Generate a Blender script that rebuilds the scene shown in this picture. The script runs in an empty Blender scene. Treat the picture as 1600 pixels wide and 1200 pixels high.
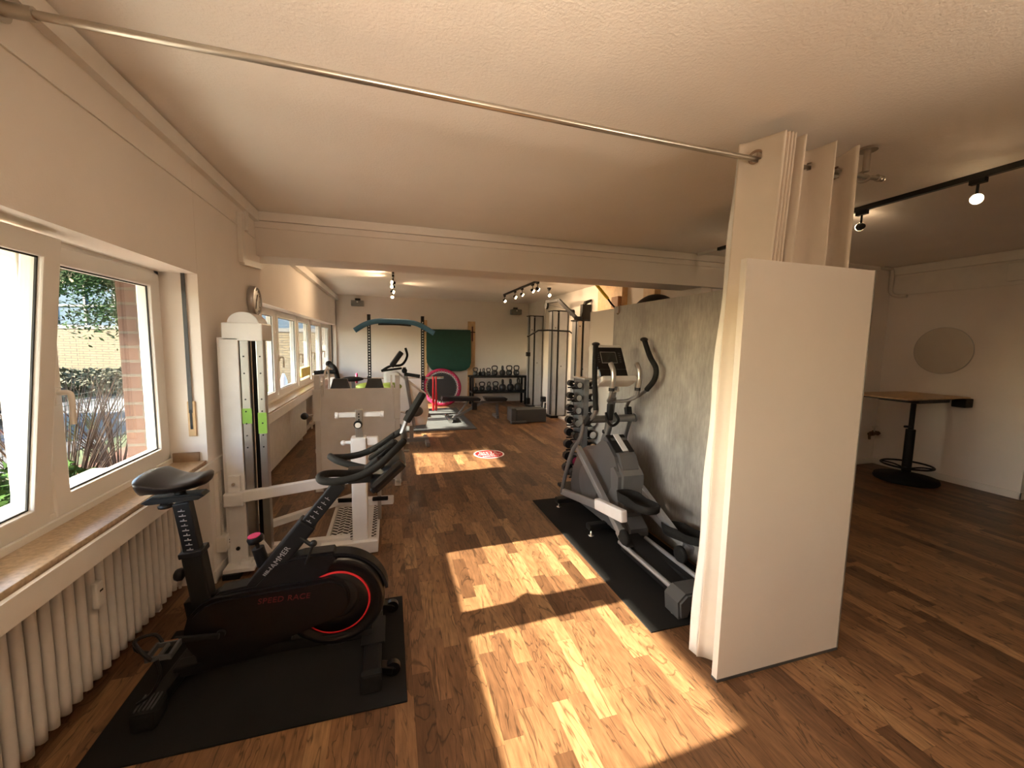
import bpy, bmesh, math, random
from mathutils import Vector, Matrix
random.seed(7)
C = bpy.context.scene
COL = C.collection
PI = math.pi

# ---------------------------------------------------------------- camera
cam = bpy.data.cameras.new('camera'); co = bpy.data.objects.new('camera', cam); COL.objects.link(co)
YAW, PIT, ROL = math.radians(16.81667), math.radians(5.65142), math.radians(1.00697)
fw = Vector((math.sin(YAW)*math.cos(PIT), math.cos(YAW)*math.cos(PIT), -math.sin(PIT)))
r0 = Vector((math.cos(YAW), -math.sin(YAW), 0)); u0 = r0.cross(fw)
rr = math.cos(ROL)*r0 + math.sin(ROL)*u0; uu = -math.sin(ROL)*r0 + math.cos(ROL)*u0
M = Matrix((rr, uu, -fw)).transposed().to_4x4(); M.translation = (0, 0, 1.55)
co.matrix_world = M
cam.sensor_width = 36; cam.lens = 632*36/1600; cam.clip_start = .02; cam.clip_end = 300
C.camera = co
# ---------------------------------------------------------------- world, sun, exposure
w = bpy.data.worlds.new('sky'); C.world = w; w.use_nodes = True
nt = w.node_tree; nt.nodes.clear()
sky = nt.nodes.new('ShaderNodeTexSky'); sky.sky_type = 'NISHITA'; sky.sun_disc = False
sky.sun_elevation = math.radians(28.6); sky.sun_rotation = math.radians(-94); sky.air_density = 1.0; sky.dust_density = 1.5
bg = nt.nodes.new('ShaderNodeBackground'); wo = nt.nodes.new('ShaderNodeOutputWorld')
bg.inputs['Strength'].default_value = .8
nt.links.new(sky.outputs[0], bg.inputs[0]); nt.links.new(bg.outputs[0], wo.inputs[0])
sl = bpy.data.lights.new('sun', 'SUN'); so = bpy.data.objects.new('sun', sl); COL.objects.link(so)
sl.energy = 25; sl.angle = math.radians(.6); sl.color = (1, .86, .66)
so.rotation_euler = Vector((1, .055, -.545)).to_track_quat('-Z', 'Y').to_euler()
so.location = (-20, -1.4, 11)
C.view_settings.view_transform = 'Standard'; C.view_settings.look = 'None'
C.view_settings.exposure = 1.0; C.view_settings.gamma = 1; C.view_settings.use_curve_mapping = False
C.cycles.diffuse_bounces = 6; C.cycles.max_bounces = 14; C.cycles.transparent_max_bounces = 16
C.cycles.caustics_reflective = False; C.cycles.caustics_refractive = False; C.cycles.sample_clamp_indirect = 6

def lamp_light(name, loc, power, color=(1, .68, .40), radius=.03, parent=None, kind='POINT', aim=None, spot=1.6):
    l = bpy.data.lights.new(name, kind); o = bpy.data.objects.new(name, l); COL.objects.link(o)
    l.energy = power; l.color = color; l.shadow_soft_size = radius
    if kind == 'SPOT':
        l.spot_size = spot; l.spot_blend = 1.0 if spot < 1.5 else .8
        o.rotation_euler = Vector(aim).to_track_quat('-Z', 'Y').to_euler()
    if parent: o.parent = parent; o.location = Vector(loc) - WL.get(parent.name, Vector())
    else: o.location = loc
    return o
# ---------------------------------------------------------------- helpers
WL = {}
def tag(o, label=None, cat=None, group=None, kind=None):
    if label: o['label'] = label
    if cat: o['category'] = cat
    if group: o['group'] = group
    if kind: o['kind'] = kind
    return o
def thing(name, label, cat, loc=(0, 0, 0), group=None):
    o = bpy.data.objects.new(name, None); COL.objects.link(o); o.location = loc; o.empty_display_size = .05
    WL[o.name] = Vector(loc); tag(o, label, cat, group); return o

class MB:
    def __init__(s): s.v = []; s.f = []; s.sm = []
    def add(s, vs, fs, smooth=False):
        n = len(s.v); s.v += [Vector(v) for v in vs]
        for f in fs: s.f.append([i+n for i in f]); s.sm.append(smooth)
        return s
    def bm(s, b, smooth=False):
        b.verts.ensure_lookup_table(); b.verts.index_update()
        s.add([v.co.copy() for v in b.verts], [[v.index for v in f.verts] for f in b.faces], smooth); b.free(); return s
    def box(s, a, b, bev=0, rot=None):          # two corners
        a = Vector(a); b = Vector(b); c = (a+b)/2; d = Vector([abs(q) for q in (b-a)])
        return s.cbox(c, d, bev, rot)
    def cbox(s, c, d, bev=0, rot=None):
        bb = bmesh.new(); bmesh.ops.create_cube(bb, size=1)
        bmesh.ops.scale(bb, vec=Vector(d), verts=bb.verts)
        if bev > 0:
            bmesh.ops.bevel(bb, geom=bb.edges[:], offset=min(bev, min(d)*.45), segments=2, affect='EDGES', profile=.6)
        m = (rot.to_4x4() if rot else Matrix.Identity(4)); m = Matrix.Translation(Vector(c)) @ m
        bmesh.ops.transform(bb, matrix=m, verts=bb.verts)
        return s.bm(bb)
    def bar(s, p0, p1, wd, hd, bev=.004, up=(0, 0, 1)):   # rectangular bar between two points: wd sideways, hd along up
        p0 = Vector(p0); p1 = Vector(p1); z = (p1-p0); L = z.length; z.normalize()
        u = Vector(up); x = u.cross(z)
        if x.length < 1e-4: x = Vector((1, 0, 0)).cross(z)
        x.normalize(); y = z.cross(x)
        R = Matrix((x, y, z)).transposed()
        return s.cbox((p0+p1)/2, (wd, hd, L), bev, R)
    def cyl(s, p0, p1, r0, r1=None, n=20, caps=True):
        p0 = Vector(p0); p1 = Vector(p1); r1 = r0 if r1 is None else r1
        z = (p1-p0).normalized(); x = z.orthogonal().normalized(); y = z.cross(x)
        vs = [p0+r0*(math.cos(t)*x+math.sin(t)*y) for t in [2*PI*i/n for i in range(n)]] + [p1+r1*(math.cos(t)*x+math.sin(t)*y) for t in [2*PI*i/n for i in range(n)]]
        s.add(vs, [[i, (i+1) % n, n+(i+1) % n, n+i] for i in range(n)], True)
        if caps: s.add(vs, [list(range(n))[::-1], list(range(n, 2*n))])
        return s
    def tube(s, pts, r, n=10, sub=6, closed=False, smoothpath=True):
        pts = [Vector(p) for p in pts]
        if smoothpath and len(pts) > 2: pts = spline(pts, sub, closed)
        m = len(pts); rings = []; prev = None
        for i, p in enumerate(pts):
            if closed: t = pts[(i+1) % m]-pts[i-1]
            else: t = pts[min(i+1, m-1)]-pts[max(i-1, 0)]
            t.normalize()
            if prev is None: x = t.orthogonal().normalized()
            else:
                x = prev - t*prev.dot(t); x.normalize()
            prev = x; y = t.cross(x)
            ri = r(i/(m-1)) if callable(r) else r
            rings.append([p+ri*(math.cos(2*PI*k/n)*x+math.sin(2*PI*k/n)*y) for k in range(n)])
        vs = [v for q in rings for v in q]; fs = []
        for i in range(m if closed else m-1):
            j = (i+1) % m
            for k in range(n): fs.append([i*n+k, i*n+(k+1) % n, j*n+(k+1) % n, j*n+k])
        s.add(vs, fs, True)
        if not closed: s.add(rings[0]+rings[-1], [list(range(n))[::-1], list(range(n, 2*n))])
        return s
    def lathe(s, prof, o=(0, 0, 0), axis=(0, 0, 1), n=28, smooth=True, ring=False):
        if ring: prof = list(prof)+[prof[0]]
        o = Vector(o); z = Vector(axis).normalized(); x = z.orthogonal().normalized(); y = z.cross(x)
        vs = []; fs = []
        for (r, h) in prof:
            for k in range(n): vs.append(o+z*h+r*(math.cos(2*PI*k/n)*x+math.sin(2*PI*k/n)*y))
        for i in range(len(prof)-1):
            for k in range(n): fs.append([i*n+k, i*n+(k+1) % n, (i+1)*n+(k+1) % n, (i+1)*n+k])
        s.add(vs, fs, smooth)
        if ring: return s
        m = (len(prof)-1)*n
        s.add(vs[:n]+vs[m:], [list(range(n))[::-1], list(range(n, 2*n))])
        return s
    def prism(s, out, d, plane='xz', bev=0):    # out: 2D outline, d: (from,to) on third axis
        def mk(a, b, t): return {'xz': (a, t, b), 'yz': (t, a, b), 'xy': (a, b, t)}[plane]
        bb = bmesh.new(); n = len(out)
        v0 = [bb.verts.new(mk(a, b, d[0])) for a, b in out]; v1 = [bb.verts.new(mk(a, b, d[1])) for a, b in out]
        bb.faces.new(v0[::-1]); bb.faces.new(v1)
        for i in range(n): bb.faces.new([v0[i], v0[(i+1) % n], v1[(i+1) % n], v1[i]])
        bmesh.ops.recalc_face_normals(bb, faces=bb.faces)
        if bev:
            es = [e for e in bb.edges if (e.verts[0] in v0) == (e.verts[1] in v0)]
            bmesh.ops.bevel(bb, geom=es, offset=bev, segments=2, affect='EDGES')
        return s.bm(bb)
    def ball(s, c, r, seg=20, sc=(1, 1, 1), rot=None):
        bb = bmesh.new(); bmesh.ops.create_uvsphere(bb, u_segments=seg, v_segments=max(6, seg//2), radius=1)
        m = Matrix.Translation(Vector(c)) @ (rot.to_4x4() if rot else Matrix.Identity(4)) @ Matrix.Diagonal((r*sc[0], r*sc[1], r*sc[2], 1))
        bmesh.ops.transform(bb, matrix=m, verts=bb.verts); return s.bm(bb, True)
    def grid(s, fn, nu, nv, smooth=True, thick=None):
        vs = [fn(i/nu, j/nv) for i in range(nu+1) for j in range(nv+1)]
        fs = [[i*(nv+1)+j, (i+1)*(nv+1)+j, (i+1)*(nv+1)+j+1, i*(nv+1)+j+1] for i in range(nu) for j in range(nv)]
        return s.add(vs, fs, smooth)
    def build(s, name, mat, parent=None, origin=None, label=None, autos=False):
        me = bpy.data.meshes.new(name)
        if parent is not None: off = WL[parent.name]
        else:
            if origin is None:
                mn = [min(v[i] for v in s.v) for i in range(3)]; mx = [max(v[i] for v in s.v) for i in range(3)]
                origin = ((mn[0]+mx[0])/2, (mn[1]+mx[1])/2, mn[2])
            off = Vector(origin)
        me.from_pydata([v-off for v in s.v], [], s.f); me.update()
        for p, q in zip(me.polygons, s.sm): p.use_smooth = q
        b = bmesh.new(); b.from_mesh(me); bmesh.ops.recalc_face_normals(b, faces=b.faces); b.to_mesh(me); b.free()
        me.materials.append(mat)
        o = bpy.data.objects.new(name, me); COL.objects.link(o)
        if parent is not None: o.parent = parent; WL[o.name] = off.copy()
        else: o.location = off; WL[o.name] = off.copy()
        if label: o['label'] = label
        return o
def spline(pts, sub=6, closed=False):
    out = []; n = len(pts)
    for i in range(n if closed else n-1):
        p1 = pts[i]; p2 = pts[(i+1) % n]
        p0 = pts[i-1] if (i > 0 or closed) else p1+(p1-p2); p3 = pts[(i+2) % n] if (i+2 < n or closed) else p2+(p2-p1)
        for k in range(sub):
            t = k/sub
            out.append(.5*((2*p1)+(-p0+p2)*t+(2*p0-5*p1+4*p2-p3)*t*t+(-p0+3*p1-3*p2+p3)*t**3))
    if not closed: out.append(pts[-1])
    return out
def copy_tree(o, parent=None):
    c = o.copy(); COL.objects.link(c)
    if parent: c.parent = parent
    for ch in list(o.children): copy_tree(ch, c)
    return c
def struct(o, cat=None): o['kind'] = 'structure'; return o
def text_mesh(name, txt, size, mat, parent, m, ext=.0006, shear=0, spacing=1.0):
    cu = bpy.data.curves.new(name, 'FONT'); cu.body = txt; cu.size = size; cu.extrude = ext; cu.shear = shear
    cu.space_character = spacing; cu.align_x = 'CENTER'; cu.align_y = 'CENTER'
    t = bpy.data.objects.new(name+'_src', cu); COL.objects.link(t)
    dg = bpy.context.evaluated_depsgraph_get(); me = bpy.data.meshes.new_from_object(t.evaluated_get(dg))
    bpy.data.objects.remove(t); bpy.data.curves.remove(cu)
    off = WL[parent.name]
    me.transform(Matrix.Translation(-off) @ m); me.materials.clear(); me.materials.append(mat); me.name = name
    o = bpy.data.objects.new(name, me); COL.objects.link(o); o.parent = parent; WL[o.name] = off.copy(); return o
# ---------------------------------------------------------------- materials
def mat(name, col, rough=.5, metal=0, spec=.5, bump=None, vary=None, emit=None, coat=0, sheen=0):
    m = bpy.data.materials.new(name); m.use_nodes = True; n = m.node_tree; b = n.nodes['Principled BSDF']
    b.inputs['Base Color'].default_value = (*col, 1); b.inputs['Roughness'].default_value = rough
    b.inputs['Metallic'].default_value = metal; b.inputs['Specular IOR Level'].default_value = spec
    b.inputs['Coat Weight'].default_value = coat
    if emit: b.inputs['Emission Color'].default_value = (*emit[0], 1); b.inputs['Emission Strength'].default_value = emit[1]
    tc = n.nodes.new('ShaderNodeTexCoord')
    sc, amt = vary or (6, .06)
    no = n.nodes.new('ShaderNodeTexNoise'); no.inputs['Scale'].default_value = sc; no.inputs['Detail'].default_value = 4
    n.links.new(tc.outputs['Object'], no.inputs['Vector'])
    mr = n.nodes.new('ShaderNodeMapRange'); mr.inputs['From Min'].default_value = .3; mr.inputs['From Max'].default_value = .7
    mr.inputs['To Min'].default_value = 1-amt; mr.inputs['To Max'].default_value = 1+amt
    n.links.new(no.outputs['Fac'], mr.inputs['Value'])
    mx = n.nodes.new('ShaderNodeMix'); mx.data_type = 'RGBA'; mx.blend_type = 'MULTIPLY'; mx.inputs[0].default_value = 1
    mx.inputs[6].default_value = (*col, 1); n.links.new(mr.outputs[0], mx.inputs[7]); n.links.new(mx.outputs[2], b.inputs['Base Color'])
    if bump:
        sb, st, di = bump
        nb = n.nodes.new('ShaderNodeTexNoise'); nb.inputs['Scale'].default_value = sb; nb.inputs['Detail'].default_value = 5
        n.links.new(tc.outputs['Object'], nb.inputs['Vector'])
        bu = n.nodes.new('ShaderNodeBump'); bu.inputs['Strength'].default_value = st; bu.inputs['Distance'].default_value = di
        n.links.new(nb.outputs['Fac'], bu.inputs['Height']); n.links.new(bu.outputs[0], b.inputs['Normal'])
    return m
PAINT = mat('wall_paint', (.84, .795, .745), .85, spec=.25, bump=(140, .35, .002), vary=(3, .02))
CEIL = mat('ceiling_plaster', (.90, .86, .81), .9, spec=.2, bump=(90, .6, .004), vary=(2, .02))
TRIM = mat('white_trim', (.80, .77, .72), .45, vary=(8, .03))
UPVC = mat('window_upvc', (.84, .83, .80), .28, vary=(5, .02))
GASKET = mat('black_gasket', (.012, .012, .013), .6)
RADW = mat('radiator_enamel', (.72, .68, .63), .4, vary=(12, .05))
STONE = mat('sill_stone', (.42, .31, .20), .3, vary=(60, .25))
TILE = mat('brown_tile', (.30, .20, .12), .4, vary=(20, .15))
BLK = mat('black_plastic', (.007, .007, .008), .45, spec=.3, vary=(30, .2))
BLKG = mat('black_gloss', (.004, .004, .005), .3, spec=.35, coat=.4)
BLKM = mat('black_powder_coat', (.007, .007, .0075), .5, spec=.3, bump=(400, .2, .0005))
RUB = mat('black_rubber', (.008, .008, .008), .8, spec=.25, bump=(500, .5, .001), vary=(40, .25))
MATR = mat('rubber_floor_mat', (.010, .0095, .0095), .8, spec=.2, bump=(260, .6, .0015), vary=(4, .2))
SAD = mat('saddle_vinyl', (.013, .013, .016), .33)
GREYP = mat('grey_plastic', (.06, .062, .065), .45)
DGREY = mat('dark_grey_panel', (.05, .055, .06), .5)
SILV = mat('silver_paint', (.21, .21, .215), .33, metal=.6, vary=(10, .06))
CHROME = mat('chrome', (.75, .74, .72), .14, metal=1)
STEEL = mat('brushed_steel', (.50, .49, .47), .32, metal=.9)
ALU = mat('aluminium_profile', (.42, .43, .45), .38, metal=.7)
WHITEM = mat('white_powder_coat', (.80, .80, .80), .35)
GREYW = mat('light_grey_laminate', (.74, .74, .75), .4)
RED = mat('red_accent', (.55, .012, .02), .5)
REDD = mat('dark_red_print', (.12, .006, .009), .5)
GREYT = mat('grey_print', (.33, .32, .32), .5)
PINK = mat('pink_cover', (.45, .02, .09), .5, bump=(30, .4, .01))
BLUEF = mat('blue_foam', (.06, .17, .29), .7)
GREEN = mat('green_gym_mat', (.003, .048, .034), .55, bump=(80, .2, .002), vary=(12, .12))
LIME = mat('lime_rubber', (.24, .33, .05), .5)
YEL = mat('yellow_strap', (.75, .55, .02), .6, vary=(60, .2))
YELC = mat('yellow_card', (.72, .62, .18), .6)
REDB = mat('red_band', (.70, .01, .02), .45)
PINE = mat('pine_board', (.66, .45, .24), .5, vary=(14, .12))
OAK = mat('oak_top', (.50, .32, .16), .4, vary=(20, .2))
MELA = mat('white_melamine', (.74, .70, .65), .42, vary=(4, .015))
CURT = mat('curtain_fabric', (.74, .66, .57), .9, spec=.15, bump=(500, .35, .001), vary=(5, .04))
LINING = mat('curtain_lining', (.80, .79, .76), .85, spec=.2)
ROD = mat('satin_nickel_rod', (.50, .46, .40), .3, metal=.9)
CAST = mat('cast_iron_black', (.02, .02, .021), .5, bump=(120, .4, .002))
SPK = mat('speaker_grey', (.20, .20, .19), .5)
BULB = mat('lamp_face', (1, .8, .5), .4, emit=((1, .70, .38), 14))
HOTM = mat('lamp_reflector', (.8, .6, .35), .25, metal=.8)
SCREEN = mat('console_screen', (.02, .022, .022), .12, coat=.5)
BROWNH = mat('brown_steel', (.26, .17, .11), .5)
PIPE = mat('painted_pipe', (.72, .68, .62), .45)
BRASS = mat('old_brass', (.20, .12, .06), .4, metal=.8)
LAMI = mat('grey_white_case', (.70, .69, .66), .4)

def glass_mat():
    m = bpy.data.materials.new('window_glass'); m.use_nodes = True; n = m.node_tree; n.nodes.clear()
    o = n.nodes.new('ShaderNodeOutputMaterial'); t = n.nodes.new('ShaderNodeBsdfTransparent'); g = n.nodes.new('ShaderNodeBsdfGlossy')
    t.inputs[0].default_value = (.96, .98, .97, 1); g.inputs['Roughness'].default_value = .01
    f = n.nodes.new('ShaderNodeLayerWeight'); f.inputs['Blend'].default_value = .5
    pw = n.nodes.new('ShaderNodeMath'); pw.operation = 'POWER'; pw.inputs[1].default_value = 4.5; n.links.new(f.outputs['Facing'], pw.inputs[0])
    ma = n.nodes.new('ShaderNodeMath'); ma.operation = 'MULTIPLY_ADD'; ma.inputs[1].default_value = .7; ma.inputs[2].default_value = .03; n.links.new(pw.outputs[0], ma.inputs[0])
    mx = n.nodes.new('ShaderNodeMixShader'); n.links.new(ma.outputs[0], mx.inputs[0]); n.links.new(t.outputs[0], mx.inputs[1]); n.links.new(g.outputs[0], mx.inputs[2])
    n.links.new(mx.outputs[0], o.inputs[0]); return m
GLASS = glass_mat()
def mirror_mat():
    m = mat('mirror_silver', (.80, .78, .72), .02, metal=1, vary=(1, .0)); return m
MIRROR = mirror_mat()

def floor_mat():
    m = bpy.data.materials.new('laminate_strip_floor'); m.use_nodes = True; n = m.node_tree; b = n.nodes['Principled BSDF']; L = n.links
    def N(t, **k):
        x = n.nodes.new(t)
        for a, v in k.items(): setattr(x, a, v)
        return x
    def MA(op, a, bb=None):
        x = N('ShaderNodeMath', operation=op)
        for i, q in enumerate((a, bb)):
            if q is None: continue
            if isinstance(q, (int, float)): x.inputs[i].default_value = q
            else: L.new(q, x.inputs[i])
        return x.outputs[0]
    tc = N('ShaderNodeTexCoord'); sp = N('ShaderNodeSeparateXYZ'); L.new(tc.outputs['Object'], sp.inputs[0])
    u = MA('DIVIDE', sp.outputs[0], .082); row = MA('FLOOR', u); fu = MA('FRACT', u)
    wn = N('ShaderNodeTexWhiteNoise', noise_dimensions='1D'); L.new(row, wn.inputs['W'])
    y0 = MA('ADD', MA('DIVIDE', sp.outputs[1], .46), MA('MULTIPLY', wn.outputs['Value'], 7.3))
    col = MA('FLOOR', y0); fv = MA('FRACT', y0)
    cv = N('ShaderNodeCombineXYZ'); L.new(row, cv.inputs[0]); L.new(col, cv.inputs[1])
    w2 = N('ShaderNodeTexWhiteNoise', noise_dimensions='3D'); L.new(cv.outputs[0], w2.inputs['Vector'])
    # grain, offset per strip
    ofs = N('ShaderNodeVectorMath', operation='MULTIPLY_ADD'); L.new(w2.outputs['Color'], ofs.inputs[0]); ofs.inputs[1].default_value = (40, 40, 40); 
    st = N('ShaderNodeVectorMath', operation='MULTIPLY'); L.new(tc.outputs['Object'], st.inputs[0]); st.inputs[1].default_value = (8, 1.5, 1)
    L.new(st.outputs[0], ofs.inputs[2])
    n1 = N('ShaderNodeTexNoise'); n1.inputs['Scale'].default_value = 1.0; n1.inputs['Detail'].default_value = 3; n1.inputs['Distortion'].default_value = 1.4; L.new(ofs.outputs[0], n1.inputs['Vector'])
    # vein rings : fract of noise
    rings = MA('FRACT', MA('MULTIPLY', n1.outputs['Fac'], 7.0))
    vein = MA('ABSOLUTE', MA('SUBTRACT', rings, .5))
    n2 = N('ShaderNodeTexNoise'); n2.inputs['Scale'].default_value = 7; n2.inputs['Detail'].default_value = 6; L.new(ofs.outputs[0], n2.inputs['Vector'])
    fine = N('ShaderNodeVectorMath', operation='MULTIPLY'); L.new(tc.outputs['Object'], fine.inputs[0]); fine.inputs[1].default_value = (260, 9, 1)
    n3 = N('ShaderNodeTexNoise'); n3.inputs['Scale'].default_value = 1; n3.inputs['Detail'].default_value = 3; L.new(fine.outputs[0], n3.inputs['Vector'])
    ramp = N('ShaderNodeValToRGB'); L.new(w2.outputs['Value'], ramp.inputs[0])
    e = ramp.color_ramp.elements; e[0].position = 0; e[0].color = (.085, .040, .019, 1); e[1].position = 1; e[1].color = (.31, .175, .083, 1)
    for p, c in ((.2, (.135, .066, .032, 1)), (.55, (.185, .094, .045, 1)), (.8, (.22, .113, .052, 1))): q = e.new(p); q.color = c
    vr = N('ShaderNodeMapRange'); L.new(vein, vr.inputs[0]); vr.inputs[1].default_value = 0; vr.inputs[2].default_value = .11; vr.inputs[3].default_value = .38; vr.inputs[4].default_value = 1.0
    v2 = N('ShaderNodeMapRange'); L.new(n2.outputs['Fac'], v2.inputs[0]); v2.inputs[1].default_value = .3; v2.inputs[2].default_value = .7; v2.inputs[3].default_value = .72; v2.inputs[4].default_value = 1.22
    v3 = N('ShaderNodeMapRange'); L.new(n3.outputs['Fac'], v3.inputs[0]); v3.inputs[1].default_value = .3; v3.inputs[2].default_value = .7; v3.inputs[3].default_value = .86; v3.inputs[4].default_value = 1.1
    # seams
    e1 = MA('MINIMUM', fu, MA('SUBTRACT', 1, fu)); e2 = MA('MINIMUM', fv, MA('SUBTRACT', 1, fv))
    s1 = N('ShaderNodeMapRange'); L.new(e1, s1.inputs[0]); s1.inputs[1].default_value = 0; s1.inputs[2].default_value = .02; s1.inputs[3].default_value = .72; s1.inputs[4].default_value = 1
    s2 = N('ShaderNodeMapRange'); L.new(e2, s2.inputs[0]); s2.inputs[1].default_value = 0; s2.inputs[2].default_value = .004; s2.inputs[3].default_value = .72; s2.inputs[4].default_value = 1
    t = MA('MULTIPLY', MA('MULTIPLY', vr.outputs[0], v2.outputs[0]), MA('MULTIPLY', v3.outputs[0], MA('MULTIPLY', s1.outputs[0], s2.outputs[0])))
    mx = N('ShaderNodeMix', data_type='RGBA', blend_type='MULTIPLY'); mx.inputs[0].default_value = 1
    L.new(ramp.outputs[0], mx.inputs[6]); L.new(t, mx.inputs[7]); L.new(mx.outputs[2], b.inputs['Base Color'])
    b.inputs['Roughness'].default_value = .42; b.inputs['Specular IOR Level'].default_value = .35
    bu = N('ShaderNodeBump'); bu.inputs['Strength'].default_value = .15; bu.inputs['Distance'].default_value = .001; L.new(t, bu.inputs['Height']); L.new(bu.outputs[0], b.inputs['Normal'])
    return m
FLOOR = floor_mat()
def concrete_mat():
    m = bpy.data.materials.new('concrete_look_laminate'); m.use_nodes = True; n = m.node_tree; b = n.nodes['Principled BSDF']; L = n.links
    tc = n.nodes.new('ShaderNodeTexCoord'); mp = n.nodes.new('ShaderNodeMapping'); L.new(tc.outputs['Object'], mp.inputs[0]); mp.inputs['Scale'].default_value = (1, 2.6, 1.5)
    a = n.nodes.new('ShaderNodeTexNoise'); a.inputs['Scale'].default_value = 1.6; a.inputs['Detail'].default_value = 9; a.inputs['Roughness'].default_value = .65; L.new(mp.outputs[0], a.inputs[0])
    r = n.nodes.new('ShaderNodeValToRGB'); L.new(a.outputs['Fac'], r.inputs[0])
    e = r.color_ramp.elements; e[0].position = .32; e[0].color = (.235, .222, .205, 1); e[1].position = .68; e[1].color = (.40, .385, .365, 1)
    m2 = n.nodes.new('ShaderNodeMapping'); L.new(tc.outputs['Object'], m2.inputs[0]); m2.inputs['Scale'].default_value = (1, 45, 9)
    a2 = n.nodes.new('ShaderNodeTexNoise'); a2.inputs['Scale'].default_value = 1.5; a2.inputs['Detail'].default_value = 4; L.new(m2.outputs[0], a2.inputs[0])
    mr = n.nodes.new('ShaderNodeMapRange'); L.new(a2.outputs['Fac'], mr.inputs[0]); mr.inputs[1].default_value = .3; mr.inputs[2].default_value = .7; mr.inputs[3].default_value = .86; mr.inputs[4].default_value = 1.12
    mx = n.nodes.new('ShaderNodeMix'); mx.data_type = 'RGBA'; mx.blend_type = 'MULTIPLY'; mx.inputs[0].default_value = 1
    L.new(r.outputs[0], mx.inputs[6]); L.new(mr.outputs[0], mx.inputs[7]); L.new(mx.outputs[2], b.inputs['Base Color'])
    b.inputs['Roughness'].default_value = .42; return m
CONC = concrete_mat()
def brick_mat(name, c1, c2, mor, bw, bh, ms=.01, rough=.85, uvec='x'):
    m = bpy.data.materials.new(name); m.use_nodes = True; n = m.node_tree; b = n.nodes['Principled BSDF']; L = n.links
    tc = n.nodes.new('ShaderNodeTexCoord'); sp = n.nodes.new('ShaderNodeSeparateXYZ'); L.new(tc.outputs['Object'], sp.inputs[0])
    ad = n.nodes.new('ShaderNodeMath'); ad.operation = 'ADD'; L.new(sp.outputs[0], ad.inputs[0]); L.new(sp.outputs[1], ad.inputs[1])
    cb = n.nodes.new('ShaderNodeCombineXYZ'); L.new(ad.outputs[0], cb.inputs[0]); L.new(sp.outputs[2], cb.inputs[1])
    br = n.nodes.new('ShaderNodeTexBrick'); L.new(cb.outputs[0], br.inputs[0])
    br.inputs['Color1'].default_value = (*c1, 1); br.inputs['Color2'].default_value = (*c2, 1); br.inputs['Mortar'].default_value = (*mor, 1)
    br.inputs['Scale'].default_value = 1; br.inputs['Brick Width'].default_value = bw; br.inputs['Row Height'].default_value = bh; br.inputs['Mortar Size'].default_value = ms
    L.new(br.outputs[0], b.inputs['Base Color']); b.inputs['Roughness'].default_value = rough
    bu = n.nodes.new('ShaderNodeBump'); bu.invert = True; bu.inputs['Strength'].default_value = .6; bu.inputs['Distance'].default_value = .006; L.new(br.outputs['Fac'], bu.inputs['Height']); L.new(bu.outputs[0], b.inputs['Normal'])
    return m
BRICKR = brick_mat('red_brick', (.095, .050, .036), (.072, .038, .030), (.09, .078, .066), .25, .083, .008)
BRICKY = brick_mat('yellow_brick', (.115, .085, .042), (.09, .066, .033), (.035, .028, .02), .36, .11, .014)
GRASS = mat('grass', (.035, .05, .012), .95, vary=(3, .4))
EARTH = mat('red_earth', (.11, .04, .022), .95, vary=(5, .35))
ASPH = mat('asphalt', (.035, .036, .042), .9, vary=(8, .15))
PAVE = mat('concrete_paving', (.13, .13, .13), .9, vary=(4, .12))
LEAF = mat('leaf_green', (.03, .07, .012), .9, spec=.1, vary=(9, .5))
NEEDLE = mat('needle_green', (.016, .036, .011), .95, spec=.05, vary=(9, .5))
TWIG = mat('twig_brown', (.07, .04, .024), .9, vary=(9, .3))
DGLASS = mat('blue_facade_glass', (.035, .065, .10), .6, spec=.1)
FENCE = mat('green_fence_wire', (.03, .045, .03), .5)
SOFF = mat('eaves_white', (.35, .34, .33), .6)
EXTW = mat('outer_reveal', (.10, .115, .11), .6)

# ================================================================ SETTING
H = 2.64
def S(name, m, *boxes, bev=0):
    b = MB()
    for a, c in boxes: b.box(a, c, bev)
    return struct(b.build(name, m, origin=(0, 0, 0)))
S('floor', FLOOR, ((-1.40, -2.2, -.12), (8.4, 10.9, 0)))
S('ceiling', CEIL, ((-1.66, -2.2, H), (8.4, 10.9, H+.15)))
# left wall, near half with its window niche, the pier, far half
S('wall_left', PAINT,
  ((-1.66, -.06, 1.93), (-1.09, 2.886, H)), ((-1.66, -2.2, 0), (-1.09, -.06, H)), ((-1.66, -.06, 0), (-1.40, 2.88, .79)),
  ((-1.09-.28, 2.888, 0), (-1.09, 4.14, H)), 
  ((-1.38, 4.14, 0), (-1.22, 4.52, H)), ((-1.66, 2.89, 2.07), (-1.38, 4.52, H)),
  ((-1.66, 4.52, 1.92), (-1.22, 10.5, H)), ((-1.66, 4.52, 0), (-1.40, 10.5, .79)),
  ((-1.66, 10.42, 0), (-1.22, 10.65, H)))

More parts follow.
